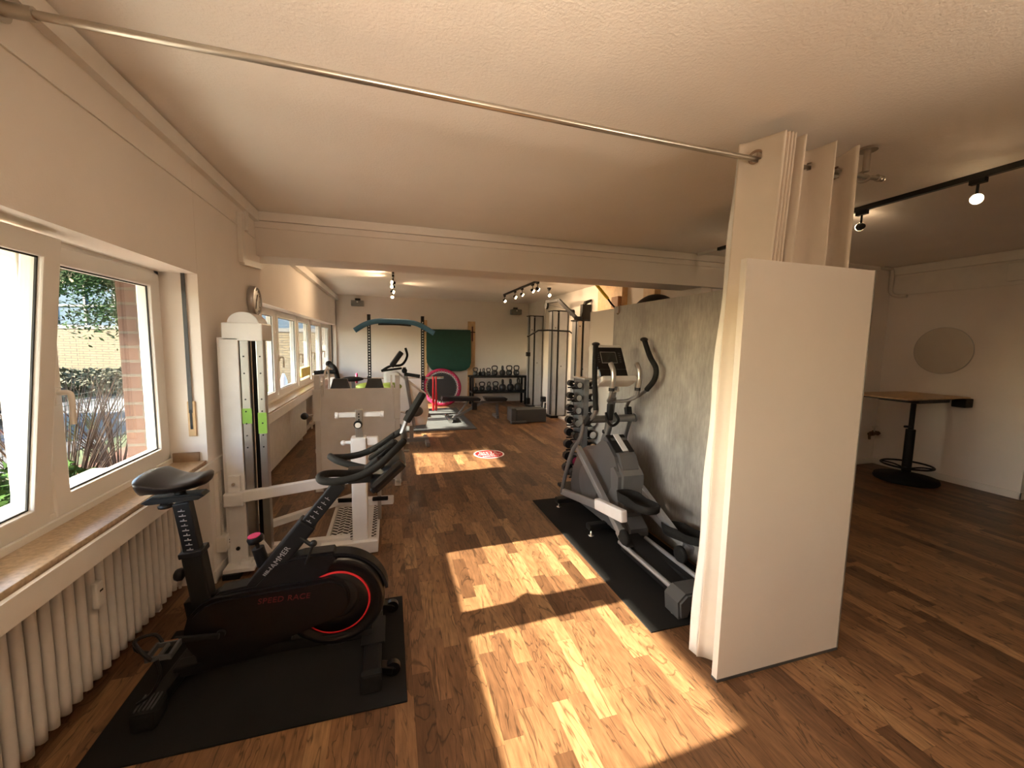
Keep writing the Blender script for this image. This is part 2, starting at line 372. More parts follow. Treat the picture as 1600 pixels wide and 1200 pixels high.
S('wall_back', PAINT, ((-1.66, 10.5, 0), (3.75, 10.65, H)))
S('wall_partition', PAINT, ((3.6, 4.1, 0), (3.75, 10.5, H)))
S('wall_back_right', PAINT, ((4.3, 3.8, 0), (6.55, 3.95, 2.265)), ((3.76, 4.1, 0), (4.3, 4.2, 2.265)), ((4.3, 3.8, 2.265), (6.55, 4.04, H)))
S('wall_right', PAINT, ((6.38, 2.42, 0), (6.55, 3.8, H)), ((6.551, 2.42, 0), (8.3, 2.55, H)), ((8.2, -2.2, 0), (8.4, 2.55, H)))
S('wall_front', PAINT, ((-1.66, -2.2, 0), (8.4, -2.0, H)))
S('trim_1', PAINT, ((-1.22, 4.05, 2.27), (6.38, 4.46, H)), ((-1.21, 4.02, 2.56), (6.38, 4.06, 2.62)), ((-1.20, 4.03, 2.50), (6.38, 4.055, 2.55)))   # downstand beam with cable trunking
# wall trunking
S('trim_2', TRIM, ((-1.09, -2, 2.545), (-1.05, 4.02, 2.625)), ((-1.09, -2, 2.40), (-1.082, 4.02, 2.41)))
S('trim_3', TRIM, ((6.345, 2.42, 2.53), (6.38, 3.8, 2.625)), ((6.36, 2.42, 2.27), (6.38, 3.74, 2.29)), ((6.36, 2.42, 2.29), (6.372, 3.74, 2.50)))
b = MB(); b.box((-1.09, 3.60, 2.13), (-1.055, 3.66, 2.50), .004); b.bar((-1.072, 3.62, 2.14), (-1.072, 4.06, 2.18), .035, .05, .004); b.box((-1.09, 3.74, 2.40), (-1.06, 3.78, 2.56), .003)
struct(b.build('trim_4', TRIM, origin=(0, 0, 0)))
S('trim_5', TRIM, ((-1.215, 4.46, 2.50), (-1.15, 10.5, 2.60)), ((-1.215, 4.46, 2.60), (-1.19, 10.5, 2.635)))
S('baseboard_left', TRIM, ((-1.09, 2.87, 0), (-1.076, 4.14, .075)), ((-1.22, 4.14, 0), (-1.206, 4.52, .075)), ((-1.40, 4.52, 0), (-1.386, 10.42, .075)))
S('baseboard_back', TRIM, ((-1.2, 10.486, 0), (3.6, 10.5, .075)))
S('baseboard_right', TRIM, ((6.366, 2.406, 0), (6.38, 3.8, .075)), ((6.366, 2.406, 0), (8.2, 2.42, .075)))
S('baseboard_middle', TRIM, ((3.75, 3.786, 0), (6.366, 3.8, .075)), ((3.586, 3.95, 0), (3.6, 10.486, .075)))
# outside shell of this building
S('trim_6', BRICKR, ((-1.495, 2.90, -.4), (-1.392, 4.50, 2.06)))
S('trim_7', SOFF, ((-2.42, -6, 2.065), (-1.66, 16, 2.22)))
S('trim_8', EXTW, ((-1.391, 2.888, .80), (-1.372, 3.085, 2.0)))
S('trim_9', BRICKR, ((-1.80, -2.2, -.4), (-1.665, 3.02, .72)), ((-1.80, 4.50, -.4), (-1.66, 10.5, .72)))
# sills
def sill(n, x0, x1, y0, y1, board_to):
    o = MB().box((x0, y0, .775), (x1-.012, y1, .80), .003).build(n, STONE, origin=(0, 0, 0)); struct(o)
    return o
sill('trim_10', -1.40, -1.085, -.06, 2.887, 0)
sill('trim_11', -1.40, -1.19, 4.52, 10.42, 0)
S('trim_12', TRIM, ((-1.09, -.06, .692), (-1.072, 3.19, .782)), bev=.002)
S('trim_13', TRIM, ((-1.215, 4.52, .692), (-1.185, 10.42, .785)), bev=.002)
S('trim_14', TILE, ((-1.265, 2.872, .80), (-1.13, 2.887, .855)))
S('trim_15', UPVC, ((-1.37, -.06, .80), (-1.265, 2.886, .826)), ((-1.42, 4.52, .80), (-1.36, 10.42, .82)))
# roller shutter strap with its winder in the wall by the niche
t = thing('shutter_strap', 'grey roller shutter strap with cream winder plate on the near window jamb', 'shutter strap', (-1.15, 2.866, .96))
b = MB(); b.box((-1.17, 2.876, 1.10), (-1.15, 2.879, 1.93)); b.build('strap', GREYP, t)
b = MB(); b.box((-1.178, 2.878, .955), (-1.138, 2.888, 1.17), .003); b.build('winder_plate', PINE, t)
b = MB(); b.box((-1.166, 2.875, 1.0), (-1.154, 2.879, 1.12)); b.build('slot', GASKET, t)
t = thing('shutter_strap', 'grey roller shutter strap hanging at the far corner of the far window', 'shutter strap', (-1.30, 10.41, .96))
MB().box((-1.32, 10.405, 1.0), (-1.295, 10.41, 1.92)).build('strap', GREYP, t)

# windows: one fixed frame plus sashes
def sash(parent, y0, y1, x, z0=.83, z1=1.915, fr=.078, dep=.07, tilt=0, hand=None, name='sash'):
    """sash built flat at plane x then tilted inward about its lower edge"""
    T = Matrix.Translation((x, 0, z0)) @ Matrix.Rotation(tilt, 4, 'Y') @ Matrix.Translation((-x, 0, -z0))
    def tr(b):
        b.v = [T @ v for v in b.v]; return b
    b = MB()
    b.box((x-dep/2, y0, z0), (x+dep/2, y0+fr, z1), .006); b.box((x-dep/2, y1-fr, z0), (x+dep/2, y1, z1), .006)
    b.box((x-dep/2, y0+fr-.01, z0), (x+dep/2, y1-fr+.01, z0+fr), .006); b.box((x-dep/2, y0+fr-.01, z1-fr), (x+dep/2, y1-fr+.01, z1), .006)
    # raised inner bead
    s = tr(b).build(name, UPVC, parent)
    g = MB(); d = .006
    for (a, c) in (((x+.012, y0+fr-.002, z0+fr-.002), (x+.018, y0+fr+d, z1-fr)), ((x+.012, y1-fr-d, z0+fr), (x+.018, y1-fr+.002, z1-fr)),
                   ((x+.012, y0+fr, z0+fr-.002), (x+.018, y1-fr, z0+fr+d)), ((x+.012, y0+fr, z1-fr-d), (x+.018, y1-fr, z1-fr+.002))): g.box(a, c)
    tr(g).build('gasket', GASKET, s)
    p = MB().box((x-.003, y0+fr-.004, z0+fr-.004), (x+.003, y1-fr+.004, z1-fr+.004)); tr(p).build('pane', GLASS, s)
    if hand:
        hy = hand; hz = (z0+z1)/2-.06
        h = MB(); h.box((x+dep/2, hy-.014, hz-.035), (x+dep/2+.012, hy+.014, hz+.035), .004)
        h.tube([(x+dep/2+.01, hy, hz+.012), (x+dep/2+.045, hy, hz+.012), (x+dep/2+.052, hy, hz-.02), (x+dep/2+.05, hy, hz-.115)], .0105, n=8, sub=4)
        tr(h).build('handle', UPVC, s)
    return s
def window(name, x, y0, y1, sashes, z0=.80, z1=1.955):
    f = MB(); d = .045
    f.box((x-.06, y0, z0), (x+.03, y0+.05, z1), .004); f.box((x-.06, y1-.05, z0), (x+.03, y1, z1), .004)
    f.box((x-.06, y0, z0), (x+.03, y1, z0+.05), .004); f.box((x-.06, y0, z1-.05), (x+.03, y1, z1), .004)
    for m_ in [(a[1]+b_[0])/2 for a, b_ in zip(sashes[:-1], sashes[1:])]: f.box((x-.06, m_-.04, z0+.04), (x+.025, m_+.04, z1-.04), .003)
    o = f.build(name, UPVC, origin=(x, (y0+y1)/2, z0)); struct(o)
    for s in sashes: sash(o, s[0], s[1], x+.0, tilt=s[2] if len(s) > 2 else 0, hand=s[3] if len(s) > 3 else None)
    return o
window('window_1', -1.31, -.06, 2.886, [(.0, .90), (.945, 1.965, math.radians(6.0), None), (2.005, 2.862, 0, 2.045)])
window('window_2', -1.405, 4.52, 10.42, [(4.57, 5.71), (5.81, 6.93, 0, 5.86), (7.02, 7.95, 0, 7.06), (8.07, 9.2, 0, 8.12), (9.27, 10.36, 0, 9.32)])

# radiators
def radiator(name, x, y0, y1, label, pitch=.0585):
    t = thing(name, label, 'radiator', (x, (y0+y1)/2, 0))
    b = MB(); n = int((y1-y0)/pitch)
    for i in range(n):
        y = y0+pitch*(i+.5)
        b.tube([(x+.045, y, .10), (x+.05, y, .14), (x+.05, y, .60), (x+.045, y, .64)], .0185, n=10, sub=2)
        b.tube([(x-.045, y, .10), (x-.045, y, .64)], .014, n=8)
        b.cbox((x, y, .115), (.09, pitch*.72, .045), .018); b.cbox((x, y, .63), (.09, pitch*.72, .045), .018); b.cyl((x, y-pitch/2, .125), (x, y+pitch/2, .125), .015, n=8); b.cyl((x, y-pitch/2, .62), (x, y+pitch/2, .62), .015, n=8)
        b.tube([(x, y, .12), (x, y, .62)], .013, n=8)
    b.build('columns', RADW, t)
    b = MB(); b.cyl((x, y1, .12), (x, y1+.06, .12), .013); b.tube([(x, y1+.05, .12), (x, y1+.07, .11), (x, y1+.07, 0)], .009, n=8); b.cyl((x, y1, .16), (x, y1+.10, .16), .009)
    b.build('pipe', PIPE, t)
    for yy in (y0+.15, y1-.15): MB().box((x-.03, yy-.015, 0), (x+.0, yy+.015, .1)).build('foot', RADW, t)
    return t
rt = radiator('column_radiator', -1.27, .2, 2.80, 'cream column radiator under the near window beside the black exercise bike')
b = MB(); b.box((-1.20, 2.01, .415), (-1.175, 2.05, .53), .008); b.box((-1.176, 2.018, .485), (-1.173, 2.042, .497)); m_ = b.build('heat_meter', LAMI, rt)
MB().box((-1.1745, 2.02, .487), (-1.1725, 2.04, .495)).build('display', BLKG, m_)
def slatrad(name, x, y0, y1, label):
    t = thing(name, label, 'radiator', (x, (y0+y1)/2, 0)); b = MB(); n = int((y1-y0)/.055)
    for i in range(n):
        y = y0+.055*(i+.5); b.tube([(x+.03, y, .10), (x+.03, y, .64)], .020, n=8); b.cbox((x, y, .115), (.08, .052, .05), .015); b.cbox((x, y, .63), (.08, .052, .05), .015)
    b.build('columns', RADW, t)
    for yy in (y0+.15, y1-.15): MB().box((x-.03, yy-.015, 0), (x, yy+.015, .1)).build('foot', RADW, t)
    return t
slatrad('column_radiator', -1.32, 4.7, 7.0, 'cream column radiator under the far window behind the white pulley column')
slatrad('column_radiator', -1.32, 7.6, 9.9, 'cream column radiator deep in the back room under the last panes')

# socket strip low on the pier
t = thing('wall_socket', 'white double wall socket with conduit low on the pier by the pulley column', 'socket', (-1.06, 3.05, .1))
MB().box((-1.09, 2.93, .17), (-1.035, 3.12, .27), .006).build('housing', TRIM, t)
for yy in (2.985, 3.07):
    b = MB(); b.cyl((-1.036, yy, .22), (-1.032, yy, .22), .032); b.build('socket_face', UPVC, t)
    b = MB(); b.cyl((-1.033, yy, .212), (-1.0305, yy, .212), .004); b.cyl((-1.033, yy, .23), (-1.0305, yy, .23), .004); b.build('pin_holes', GASKET, t)
MB().box((-1.09, 2.955, .27), (-1.068, 2.985, .69), .003).build('conduit', TRIM, t)
MB().box((-1.09, 3.02, .27), (-1.072, 3.04, .69), .003).build('conduit', TRIM, t)

# ================================================================ CURTAIN ROD, CURTAIN, BOARD
t = thing('curtain_rod', 'long satin metal curtain rod hung below the ceiling across the room', 'curtain rod', (.8, 1.67, 2.5))
MB().tube([(-1.02, 1.665, 2.50), (0, 1.665, 2.492), (1.0, 1.665, 2.480), (1.8, 1.665, 2.478), (2.5, 1.665, 2.495), (2.60, 1.665, 2.50)], .0125, n=16).build('rod', ROD, t)
MB().lathe([(.0125, 0), (.018, .002), (.018, .02), (.012, .03), (.017, .035), (.017, .045), (.002, .05)], (2.59, 1.665, 2.5), (1, 0, 0), n=16).build('finial', ROD, t)
b = MB(); b.cyl((-1.09, 1.665, 2.5), (-1.075, 1.665, 2.5), .035); b.cyl((-1.08, 1.665, 2.5), (-1.0, 1.665, 2.5), .02); b.build('wall_bracket', ROD, t)
b = MB(); b.cyl((2.50, 1.665, H-.012), (2.50, 1.665, H), .045, n=24); b.cyl((2.50, 1.665, 2.52), (2.50, 1.665, H-.01), .016, n=16)
b.tube([(2.50, 1.665, 2.53), (2.50, 1.70, 2.51), (2.50, 1.69, 2.478), (2.50, 1.655, 2.472), (2.50, 1.635, 2.485)], .009, n=8, sub=4); b.build('ceiling_bracket', ROD, t)

t = thing('curtain', 'beige eyelet curtain gathered at the right end of the rod behind the white board', 'curtain', (1.95, 1.65, 0))
# path in plan (x, y-offset from the rod): left leaf, tight pleats, two wide open folds
path = [(1.688, .060), (1.715, .030), (1.742, -.030), (1.765, -.085), (1.778, -.118), (1.790, -.09), (1.792, .05), (1.797, -.09), (1.802, -.118), (1.808, -.09), (1.812, .05), (1.817, -.09), (1.822, -.118), (1.828, -.09), (1.832, .05),
        (1.838, -.09), (1.843, -.116), (1.850, -.09), (1.86, .05), (1.875, .02), (1.895, -.10), (1.905, -.120), (1.915, -.09), (1.945, .06), (1.985, .05), (2.078, .0), (2.10, -.10), (2.105, -.122), (2.114, -.09), (2.14, .04), (2.22, .07), (2.282, .0), (2.258, -.08), (2.246, -.115), (2.25, -.13)]
pp = spline([Vector((a, b_, 0)) for a, b_ in path], 5)
npp = len(pp)-1
vv = [.005*k for k in range(15)]+[.07+.93*(k/30) for k in range(1, 31)]
def cpt(i, v):
    p = pp[i]; z = 2.565-v*2.545; fx = (p.x-1.655)/.60; k = v
    x = p.x - .25*k*(1-fx*.3) + .004*math.sin(9*v+6*fx); y = 1.665+p.y*(1-.5*v) - .175*k
    return Vector((x, y, z))
eyes = [(1.728, 1.652, (.80, .60, 0)), (2.086, 1.658, (.85, .5, 0)), (2.278, 1.66, (.85, .5, 0))]
b = MB(); nv = len(vv)
vs = [cpt(i, v) for i in range(npp+1) for v in vv]; fs = []
for i in range(npp):
    for j in range(nv-1):
        f = [i*nv+j, (i+1)*nv+j, (i+1)*nv+j+1, i*nv+j+1]
        c_ = (vs[f[0]]+vs[f[2]])/2
        if any(abs(c_.x-e[0]) < .04 and abs(c_.y-e[1]) < .06 and (c_-Vector((e[0], e[1], 2.480))).length < .028 for e in eyes): continue
        fs.append(f)
b.add(vs, fs, True); cl = b.build('cloth', CURT, t)
md = cl.modifiers.new('th', 'SOLIDIFY'); md.thickness = .0025
b = MB(); b.grid(lambda u, v: cpt(0, v)+Vector((.004+.006*math.sin(26*v)*u-.012*u*v, .004+.045*u*v**.4, 0)), 4, 40); lo = b.build('lining', LINING, t); md = lo.modifiers.new('th', 'SOLIDIFY'); md.thickness = .002
for ex, ey, nn in eyes+[(1.80, 1.665, (1, .0, 0)), (1.82, 1.665, (1, 0, 0)), (1.84, 1.665, (1, 0, 0)), (1.87, 1.665, (1, .1, 0))]:
    nrm = Vector(nn).normalized(); x_ = nrm.cross(Vector((0, 0, 1))); y_ = Vector((0, 0, 1)); c0 = Vector((ex, ey, 2.480))
    b = MB(); b.tube([c0+.030*(math.cos(k*PI/12)*x_+math.sin(k*PI/12)*y_) for k in range(24)], .0065, n=8, closed=True, smoothpath=False)
    b.build('eyelet', BROWNH, t)

t = thing('board_screen', 'tall white board standing on end in front of the curtain', 'board', (1.83, 1.4, 0))
MB().box((1.435, 1.38, .012), (2.20, 1.412, 1.925), .0015).build('panel', MELA, t)
MB().box((2.20, 1.378, .012), (2.207, 1.414, 1.925)).build('edge_strip', STEEL, t)
MB().box((1.435, 1.378, 0), (2.205, 1.414, .014)).build('floor_strip', GREYP, t)

# ================================================================ PARTITION OF CABINETS WITH CONCRETE-LOOK SIDE
t = thing('cabinet_row', 'tall white cabinets clad on the room side with a grey concrete look panel', 'cabinet', (2.3, 3.0, 0))
b = MB()
for (a, c) in (((2.11, 1.95), (2.50, 2.70)), ((2.11, 2.72), (2.50, 3.50)), ((2.11, 3.52), (2.50, 4.02))): b.box((*a, 0), (*c, 1.905), .002)
b.build('carcass', MELA, t)
MB().box((2.085, 1.95, .0), (2.108, 3.52, 1.925), .001).build('concrete_panel', CONC, t, label='grey concrete look panel')
MB().box((2.092, 3.524, .0), (2.108, 4.02, 1.91), .001).build('side_panel', MELA, t)
b = MB(); b.tube([(2.12, 3.42, 1.928), (2.08, 3.42, 1.930), (2.076, 3.42, 1.925), (2.076, 3.42, 1.86), (2.068, 3.42, 1.848), (2.055, 3.42, 1.855)], .005, n=8, smoothpath=False)
tag(b.build('over_door_hook', BROWNH), 'small dark hook hung over the top of the grey panel', 'hook')

# ================================================================ RIGHT CORNER
t = thing('round_mirror', 'frameless round mirror on the dark right wall', 'mirror', (6.37, 3.19, 1.56))
MB().cyl((6.379, 3.19, 1.56), (6.369, 3.19, 1.56), .275, n=64).build('glass', MIRROR, t)
MB().lathe([(.275, 0), (.279, .0), (.279, .012), (.275, .012)], (6.38, 3.19, 1.56), (-1, 0, 0), n=64, ring=True).build('rim', STEEL, t)
# bar table with foot ring column
t = thing('high_table', 'wood topped high table on a black column with foot ring in the right corner', 'table', (5.93, 3.17, 0))
b = MB(); b.box((5.30, 2.90, 1.005), (6.10, 3.50, 1.02), .003); b.build('top_underlay', BLK, t)
MB().box((5.29, 2.88, 1.02), (6.35, 3.50, 1.035), .003).build('tabletop', OAK, t)
MB().box((5.6, 2.95, .965), (6.15, 3.35, 1.005), .02).build('mounting_plate', BLK, t)
b = MB(); b.cyl((5.93, 3.17, .55), (5.93, 3.17, .97), .025); b.build('gas_lift', BLK, t)
MB().cyl((5.93, 3.17, .06), (5.93, 3.17, .62), .045).build('column', BLKM, t)
b = MB(); b.tube([(5.93+.235*math.cos(k*PI/12), 3.17+.235*math.sin(k*PI/12), .19) for k in range(24)], .011, n=8, closed=True, smoothpath=False)
for k in range(4): b.tube([(5.93, 3.17, .14), (5.93+.12*math.cos(k*PI/2+.4), 3.17+.12*math.sin(k*PI/2+.4), .18), (5.93+.235*math.cos(k*PI/2+.4), 3.17+.235*math.sin(k*PI/2+.4), .19)], .009, n=8)
b.build('foot_ring', BLK, t)
MB().lathe([(.29, 0), (.30, .02), (.29, .05), (.12, .075), (.05, .10)], (5.93, 3.17, 0)).build('base', RUB, t)
MB().cyl((5.82, 3.17, .66), (5.93, 3.17, .65), .014).build('lever', BLK, t)
t = thing('wall_bracket', 'small black box bracket on the right wall at the table end', 'bracket', (6.34, 2.93, .92))
MB().box((6.24, 2.865, .915), (6.38, 2.99, 1.018), .01).build('box', BLK, t)
t = thing('water_tap', 'old brass tap with handle on the wall behind the high table', 'tap', (6.30, 3.75, .4))
b = MB(); b.cyl((6.16, 3.74, .43), (6.36, 3.74, .43), .018); b.cyl((6.33, 3.8, .43), (6.33, 3.73, .43), .028); b.cyl((6.17, 3.74, .43), (6.15, 3.72, .36), .014); b.cyl((6.2, 3.74, .43), (6.24, 3.74, .43), .03); b.build('body', BRASS, t)
b = MB(); b.cyl((6.26, 3.74, .44), (6.26, 3.74, .52), .008); b.cyl((6.22, 3.74, .525), (6.30, 3.74, .525), .008); b.build('handle', PIPE, t)
t = thing('wall_pipe', 'painted bent pipe at the top of the right corner', 'pipe', (6.3, 3.75, 2.3))
b = MB(); b.tube([(6.15, 3.77, 2.615), (6.28, 3.77, 2.615), (6.32, 3.77, 2.60), (6.33, 3.77, 2.55), (6.33, 3.77, 2.38), (6.34, 3.765, 2.31), (6.36, 3.72, 2.265), (6.36, 3.6, 2.25)], .022, n=12, sub=4); b.build('tube', PIPE, t)
tag(MB().box((6.33, 2.50, 2.31), (6.38, 2.72, 2.50), .006).build('junction_box', TRIM), 'white junction box on the right wall below the ceiling', 'box')

# ================================================================ TRACK LIGHTS
def spot_head(t, loc, aim, lit=True, power=0, ext=.0):
    """spot with socket block, stem and head; aim: pointing direction"""
    x, y, z = loc; aim = Vector(aim).normalized(); c = Vector((x, y, z-.10))
    h = MB(); h.cbox((x, y, z-.0), (.035, .075, .03), .003); h.cyl((x, y, z-.01), (x, y, z-.085), .007, n=10)
    h.cyl(c-aim*.035, c+aim*.015, .020, .030, n=18)
    hd = h.build('spot_head', BLK, t)
    f = MB(); f.cyl(c+aim*.014, c+aim*.03, .030, .028, n=18); f.build('bulb', BULB, hd)
    if power: lamp_light('spot_light', c+aim*.045, power, radius=.035, parent=hd, kind='SPOT', aim=aim, spot=2.2)
t = thing('track_light', 'long black ceiling track with lit spots on the dark right side', 'track light', (3.46, 1.5, 2.6))
MB().box((3.443, -1.4, 2.605), (3.477, 3.72, H), .002).build('track', BLKG, t)
MB().box((3.445, 3.72, 2.61), (3.475, 4.02, H), .002).build('feed', TRIM, t)
for (y, a, p) in ((1.66, (-.55, -.35, -.35), 3), (2.30, (.5, .6, .15), 3), (3.2, (-.6, .2, -.4), 2), (.4, (-.9, -.1, .1), 4), (-.6, (-.9, .1, .1), 4)):  # last two heads are out of view, added as warm fill
    spot_head(t, (3.46, y, 2.59), a, power=p)
t = thing('track_light', 'black ceiling track with five lit spots near the cable machine', 'track light', (2.42, 7.6, 2.6))
MB().box((2.405, 6.5, 2.605), (2.435, 8.75, H), .002).build('track', BLK, t)
for (y, a) in ((8.68, (.5, -.5, -.6)), (7.9, (.6, -.4, -.5)), (7.45, (.7, -.2, -.5)), (6.85, (.6, -.3, -.5)), (6.6, (.8, .1, -.4))): spot_head(t, (2.42, y, 2.59), a, power=14)
t = thing('track_light', 'short black ceiling track with four bright spots over the squat rack side', 'track light', (.06, 7.8, 2.6))
MB().box((.045, 6.7, 2.605), (.075, 9.0, H), .002).build('track', BLK, t)
for (y, a) in ((8.9, (.0, -.5, -.6)), (8.1, (.7, -.3, -.2)), (7.35, (-.7, -.4, -.1)), (6.85, (-.8, -.3, .05))): spot_head(t, (.06, y, 2.59), a, power=14)
for (x, y, ax_, pw, lb) in ((.15, -1.35, .0, 500, 'window side'), (2.6, -1.5, -.45, 200, 'right side')):  # two added floor lamps out of view, fill light for the ceiling
    t = thing('added_uplighter', 'added black floor lamp, unseen behind the viewpoint, filling the ceiling with warm light, %s' % lb, 'floor lamp', (x, y, 0))
    MB().lathe([(.14, 0), (.14, .015), (.02, .03)], (x, y, 0)).build('base', BLK, t); MB().cyl((x, y, .02), (x, y, 1.62), .012).build('pole', BLK, t)
    MB().lathe([(.02, 1.50), (.06, 1.52), (.08, 1.58), (.085, 1.58), (.065, 1.51), (.02, 1.49)], (x, y, 0), ring=True, n=32).build('lamp_shade', BLK, t)
    lamp_light('fill_uplight', (x, y, 1.88), pw, color=(1, .78, .56), radius=.26, parent=t, kind='SPOT', aim=(ax_, .80, .64), spot=1.2)
t = thing('ceiling_spot', 'single small black ceiling spot right of the second track', 'ceiling spot', (2.95, 7.6, 2.6))
MB().cyl((2.95, 7.4, H-.02), (2.95, 7.4, H), .04).build('base', BLK, t); spot_head(t, (2.95, 7.4, 2.605), (.3, -.6, -.5), power=3)
# ================================================================ EXERCISE BIKE (side on, plane y = 2.03)
t = MB().box((-1.10, 1.66, 0), (.055, 2.42, .008), .003).build('floor_mat', MATR)
tag(t, 'black rubber mat under the near exercise bike by the radiator', 'mat')
# photo: far left corner runs up along the radiator
MZ = .008
t = thing('exercise_bike', 'black indoor cycling bike with red ringed flywheel on the near mat', 'exercise bike', (-.47, 2.03, MZ))
Y0 = 2.03
def hull2(c1, r1, c2, r2, n=26):
    pts = []
    dx, dz = c2[0]-c1[0], c2[1]-c1[1]; d = math.hypot(dx, dz); a = math.atan2(dz, dx); be = math.acos((r1-r2)/d)
    for k in range(n+1):
        th = a+be+(2*PI-2*be)*k/n; pts.append((c1[0]+r1*math.cos(th), c1[1]+r1*math.sin(th)))
    for k in range(n+1):
        th = a-be+(2*be)*k/n; pts.append((c2[0]+r2*math.cos(th), c2[1]+r2*math.sin(th)))
    return pts
# floor frame
b = MB(); b.bar((-.10, Y0, .105), (-.52, Y0, .115), .07, .05, .008); b.bar((-.50, Y0, .115), (-.93, Y0, .075), .07, .05, .008)
b.bar((-.52, Y0, .10), (-.50, Y0, .22), .055, .10, .006); b.bar((-.80, Y0, .08), (-.84, Y0, .40), .055, .08, .006); b.bar((-.16, Y0, .10), (-.26, Y0, .28), .05, .05, .006)
b.build('base_rail', BLKM, t)
b = MB(); b.box((-.135, 1.76, .035), (-.055, 2.33, .095), .012); b.box((-.15, 1.93, .09), (-.04, 2.13, .10), .003); fs = b.build('front_stabiliser', BLKM, t)
for y in (1.755, 2.335): MB().box((-.14, y-.02, .008), (-.05, y+.02, .10), .012).build('foot_cap', RUB, fs)
for y in (1.82, 2.28):
    b = MB(); b.cyl((-.005, y-.014, .045), (-.005, y+.014, .045), .034, n=24); b.cyl((-.005, y-.02, .045), (-.005, y+.02, .045), .012); b.bar((-.06, y, .06), (-.005, y, .045), .05, .03, .004); b.build('transport_wheel', BLKG, fs)
b = MB(); b.bar((-.945, 1.86, .055), (-.90, 2.34, .055), .06, .055, .012, up=(0, 0, 1)); rs = b.build('rear_stabiliser', BLKM, t)
for (x, y) in ((-.945, 1.84), (-.90, 2.35)):
    b = MB(); b.cbox((x, y, .05), (.09, .11, .085), .02)
    rc = b.build('foot_cap', RUB, rs)
    b = MB()
    for k in range(5): b.cbox((x-.028+.014*k, y, .094), (.006, .085, .006), .002)
    b.build('grip_ribs', GREYP, rc)
# drive cover, inner shell
b = MB(); b.prism(hull2((-.715, .265), .155, (-.30, .335), .105), (1.955, 2.005), bev=.014); cv = b.build('drive_cover', BLKG, t)
b = MB(); b.prism(hull2((-.715, .265), .165, (-.32, .335), .12), (2.005, 2.02), bev=.004); b.prism(hull2((-.715, .265), .15, (-.30, .335), .10), (2.05, 2.09), bev=.01)
b.prism([(-.80, .37), (-.74, .43), (-.60, .445), (-.52, .53), (-.40, .555), (-.27, .555), (-.25, .52), (-.30, .45), (-.40, .40), (-.70, .36)], (1.985, 2.075), bev=.01)
b.build('frame_cover', BLK, t)
text_mesh('model_lettering', 'SPEED RACE', .036, REDD, cv, Matrix.Translation((-.475, 1.9545, .378)) @ Matrix.Rotation(math.radians(1.5), 4, 'Y') @ Matrix.Rotation(PI/2, 4, 'X'), spacing=1.1, shear=.15)
# flywheel
fwc = (-.262, .300)
b = MB(); b.lathe([(.05, -.03), (.06, -.042), (.14, -.040), (.150, -.030), (.175, -.028), (.190, -.040), (.205, -.040), (.222, -.030), (.225, -.02), (.225, .02), (.205, .04), (.05, .04)], (fwc[0], 2.03, fwc[1]), (0, 1, 0), n=72)
fl = b.build('flywheel', BLKG, t)
b = MB(); b.lathe([(.147, -.0405), (.153, -.0415), (.157, -.0375), (.151, -.036)], (fwc[0], 2.028, fwc[1]), (0, 1, 0), n=72, ring=True); b.build('red_ring', RED, fl)
b = MB(); b.lathe([(.01, -.055), (.085, -.052), (.10, -.04), (.10, -.03)], (fwc[0]-.0, 2.028, fwc[1]+.02), (0, 1, 0), n=40); b.build('hub_cap', BLK, fl)
b = MB()
ar = [(fwc[0]+.243*math.cos(a), fwc[1]+.243*math.sin(a)) for a in [math.radians(q) for q in range(8, 150, 6)]]
ar2 = [(fwc[0]+.229*math.cos(a), fwc[1]+.229*math.sin(a)) for a in [math.radians(q) for q in range(146, 4, -6)]]
b.prism(ar+ar2, (1.99, 2.07), bev=.004); b.build('fender', BLK, t)
# seat post
b = MB(); b.bar((-.805, Y0, .34), (-.838, Y0, .615), .07, .075, .008, up=(1, 0, 0)); sv = b.build('seat_sleeve', BLKM, t)
MB().bar((-.836, Y0, .605), (-.839, Y0, .63), .082, .09, .006, up=(1, 0, 0)).build('collar', BLK, sv)
b = MB(); b.bar((-.836, Y0, .60), (-.868, Y0, .845), .045, .062, .005, up=(1, 0, 0)); sp_ = b.build('seat_post', BLKM, t)
b = MB()
for k in range(9):
    z = .635+k*.022; x = -.836-(z-.6)*.13
    b.box((x-.014, 2.0045, z-.0015), (x+.010, 2.0075, z+.0015)); b.box((x-.003, 2.0045, z), (x+.0, 2.0075, z+.008))
b.build('scale_marks', GREYT, sp_)
b = MB(); b.cyl((-.84, Y0, .51), (-.885, Y0, .515), .009); b.lathe([(.012, 0), (.026, .006), (.028, .02), (.022, .034), (.008, .04)], (-.878, Y0, .514), (-1, 0, .1), n=9); b.build('knob', BLK, t)
b = MB(); b.prism([(-1.005, .858), (-.985, .850), (-.80, .858), (-.775, .874), (-.79, .886), (-.97, .880)], (1.995, 2.065), bev=.006); b.build('seat_slider', BLKM, t)
b = MB(); b.cyl((-.93, Y0, .85), (-.93, Y0, .838), .01); b.lathe([(.012, 0), (.027, .004), (.029, .012), (.02, .02)], (-.93, Y0, .822), (0, 0, 1), n=12); b.build('knob', BLK, t)
b = MB(); b.cyl((-.875, Y0, .882), (-.875, Y0, .915), .02); b.bar((-.93, 2.015, .918), (-.83, 2.015, .915), .008, .008, .002); b.bar((-.93, 2.045, .918), (-.83, 2.045, .915), .008, .008, .002); b.box((-.90, 2.0, .895), (-.85, 2.06, .925), .006); b.build('saddle_clamp', BLKM, t)
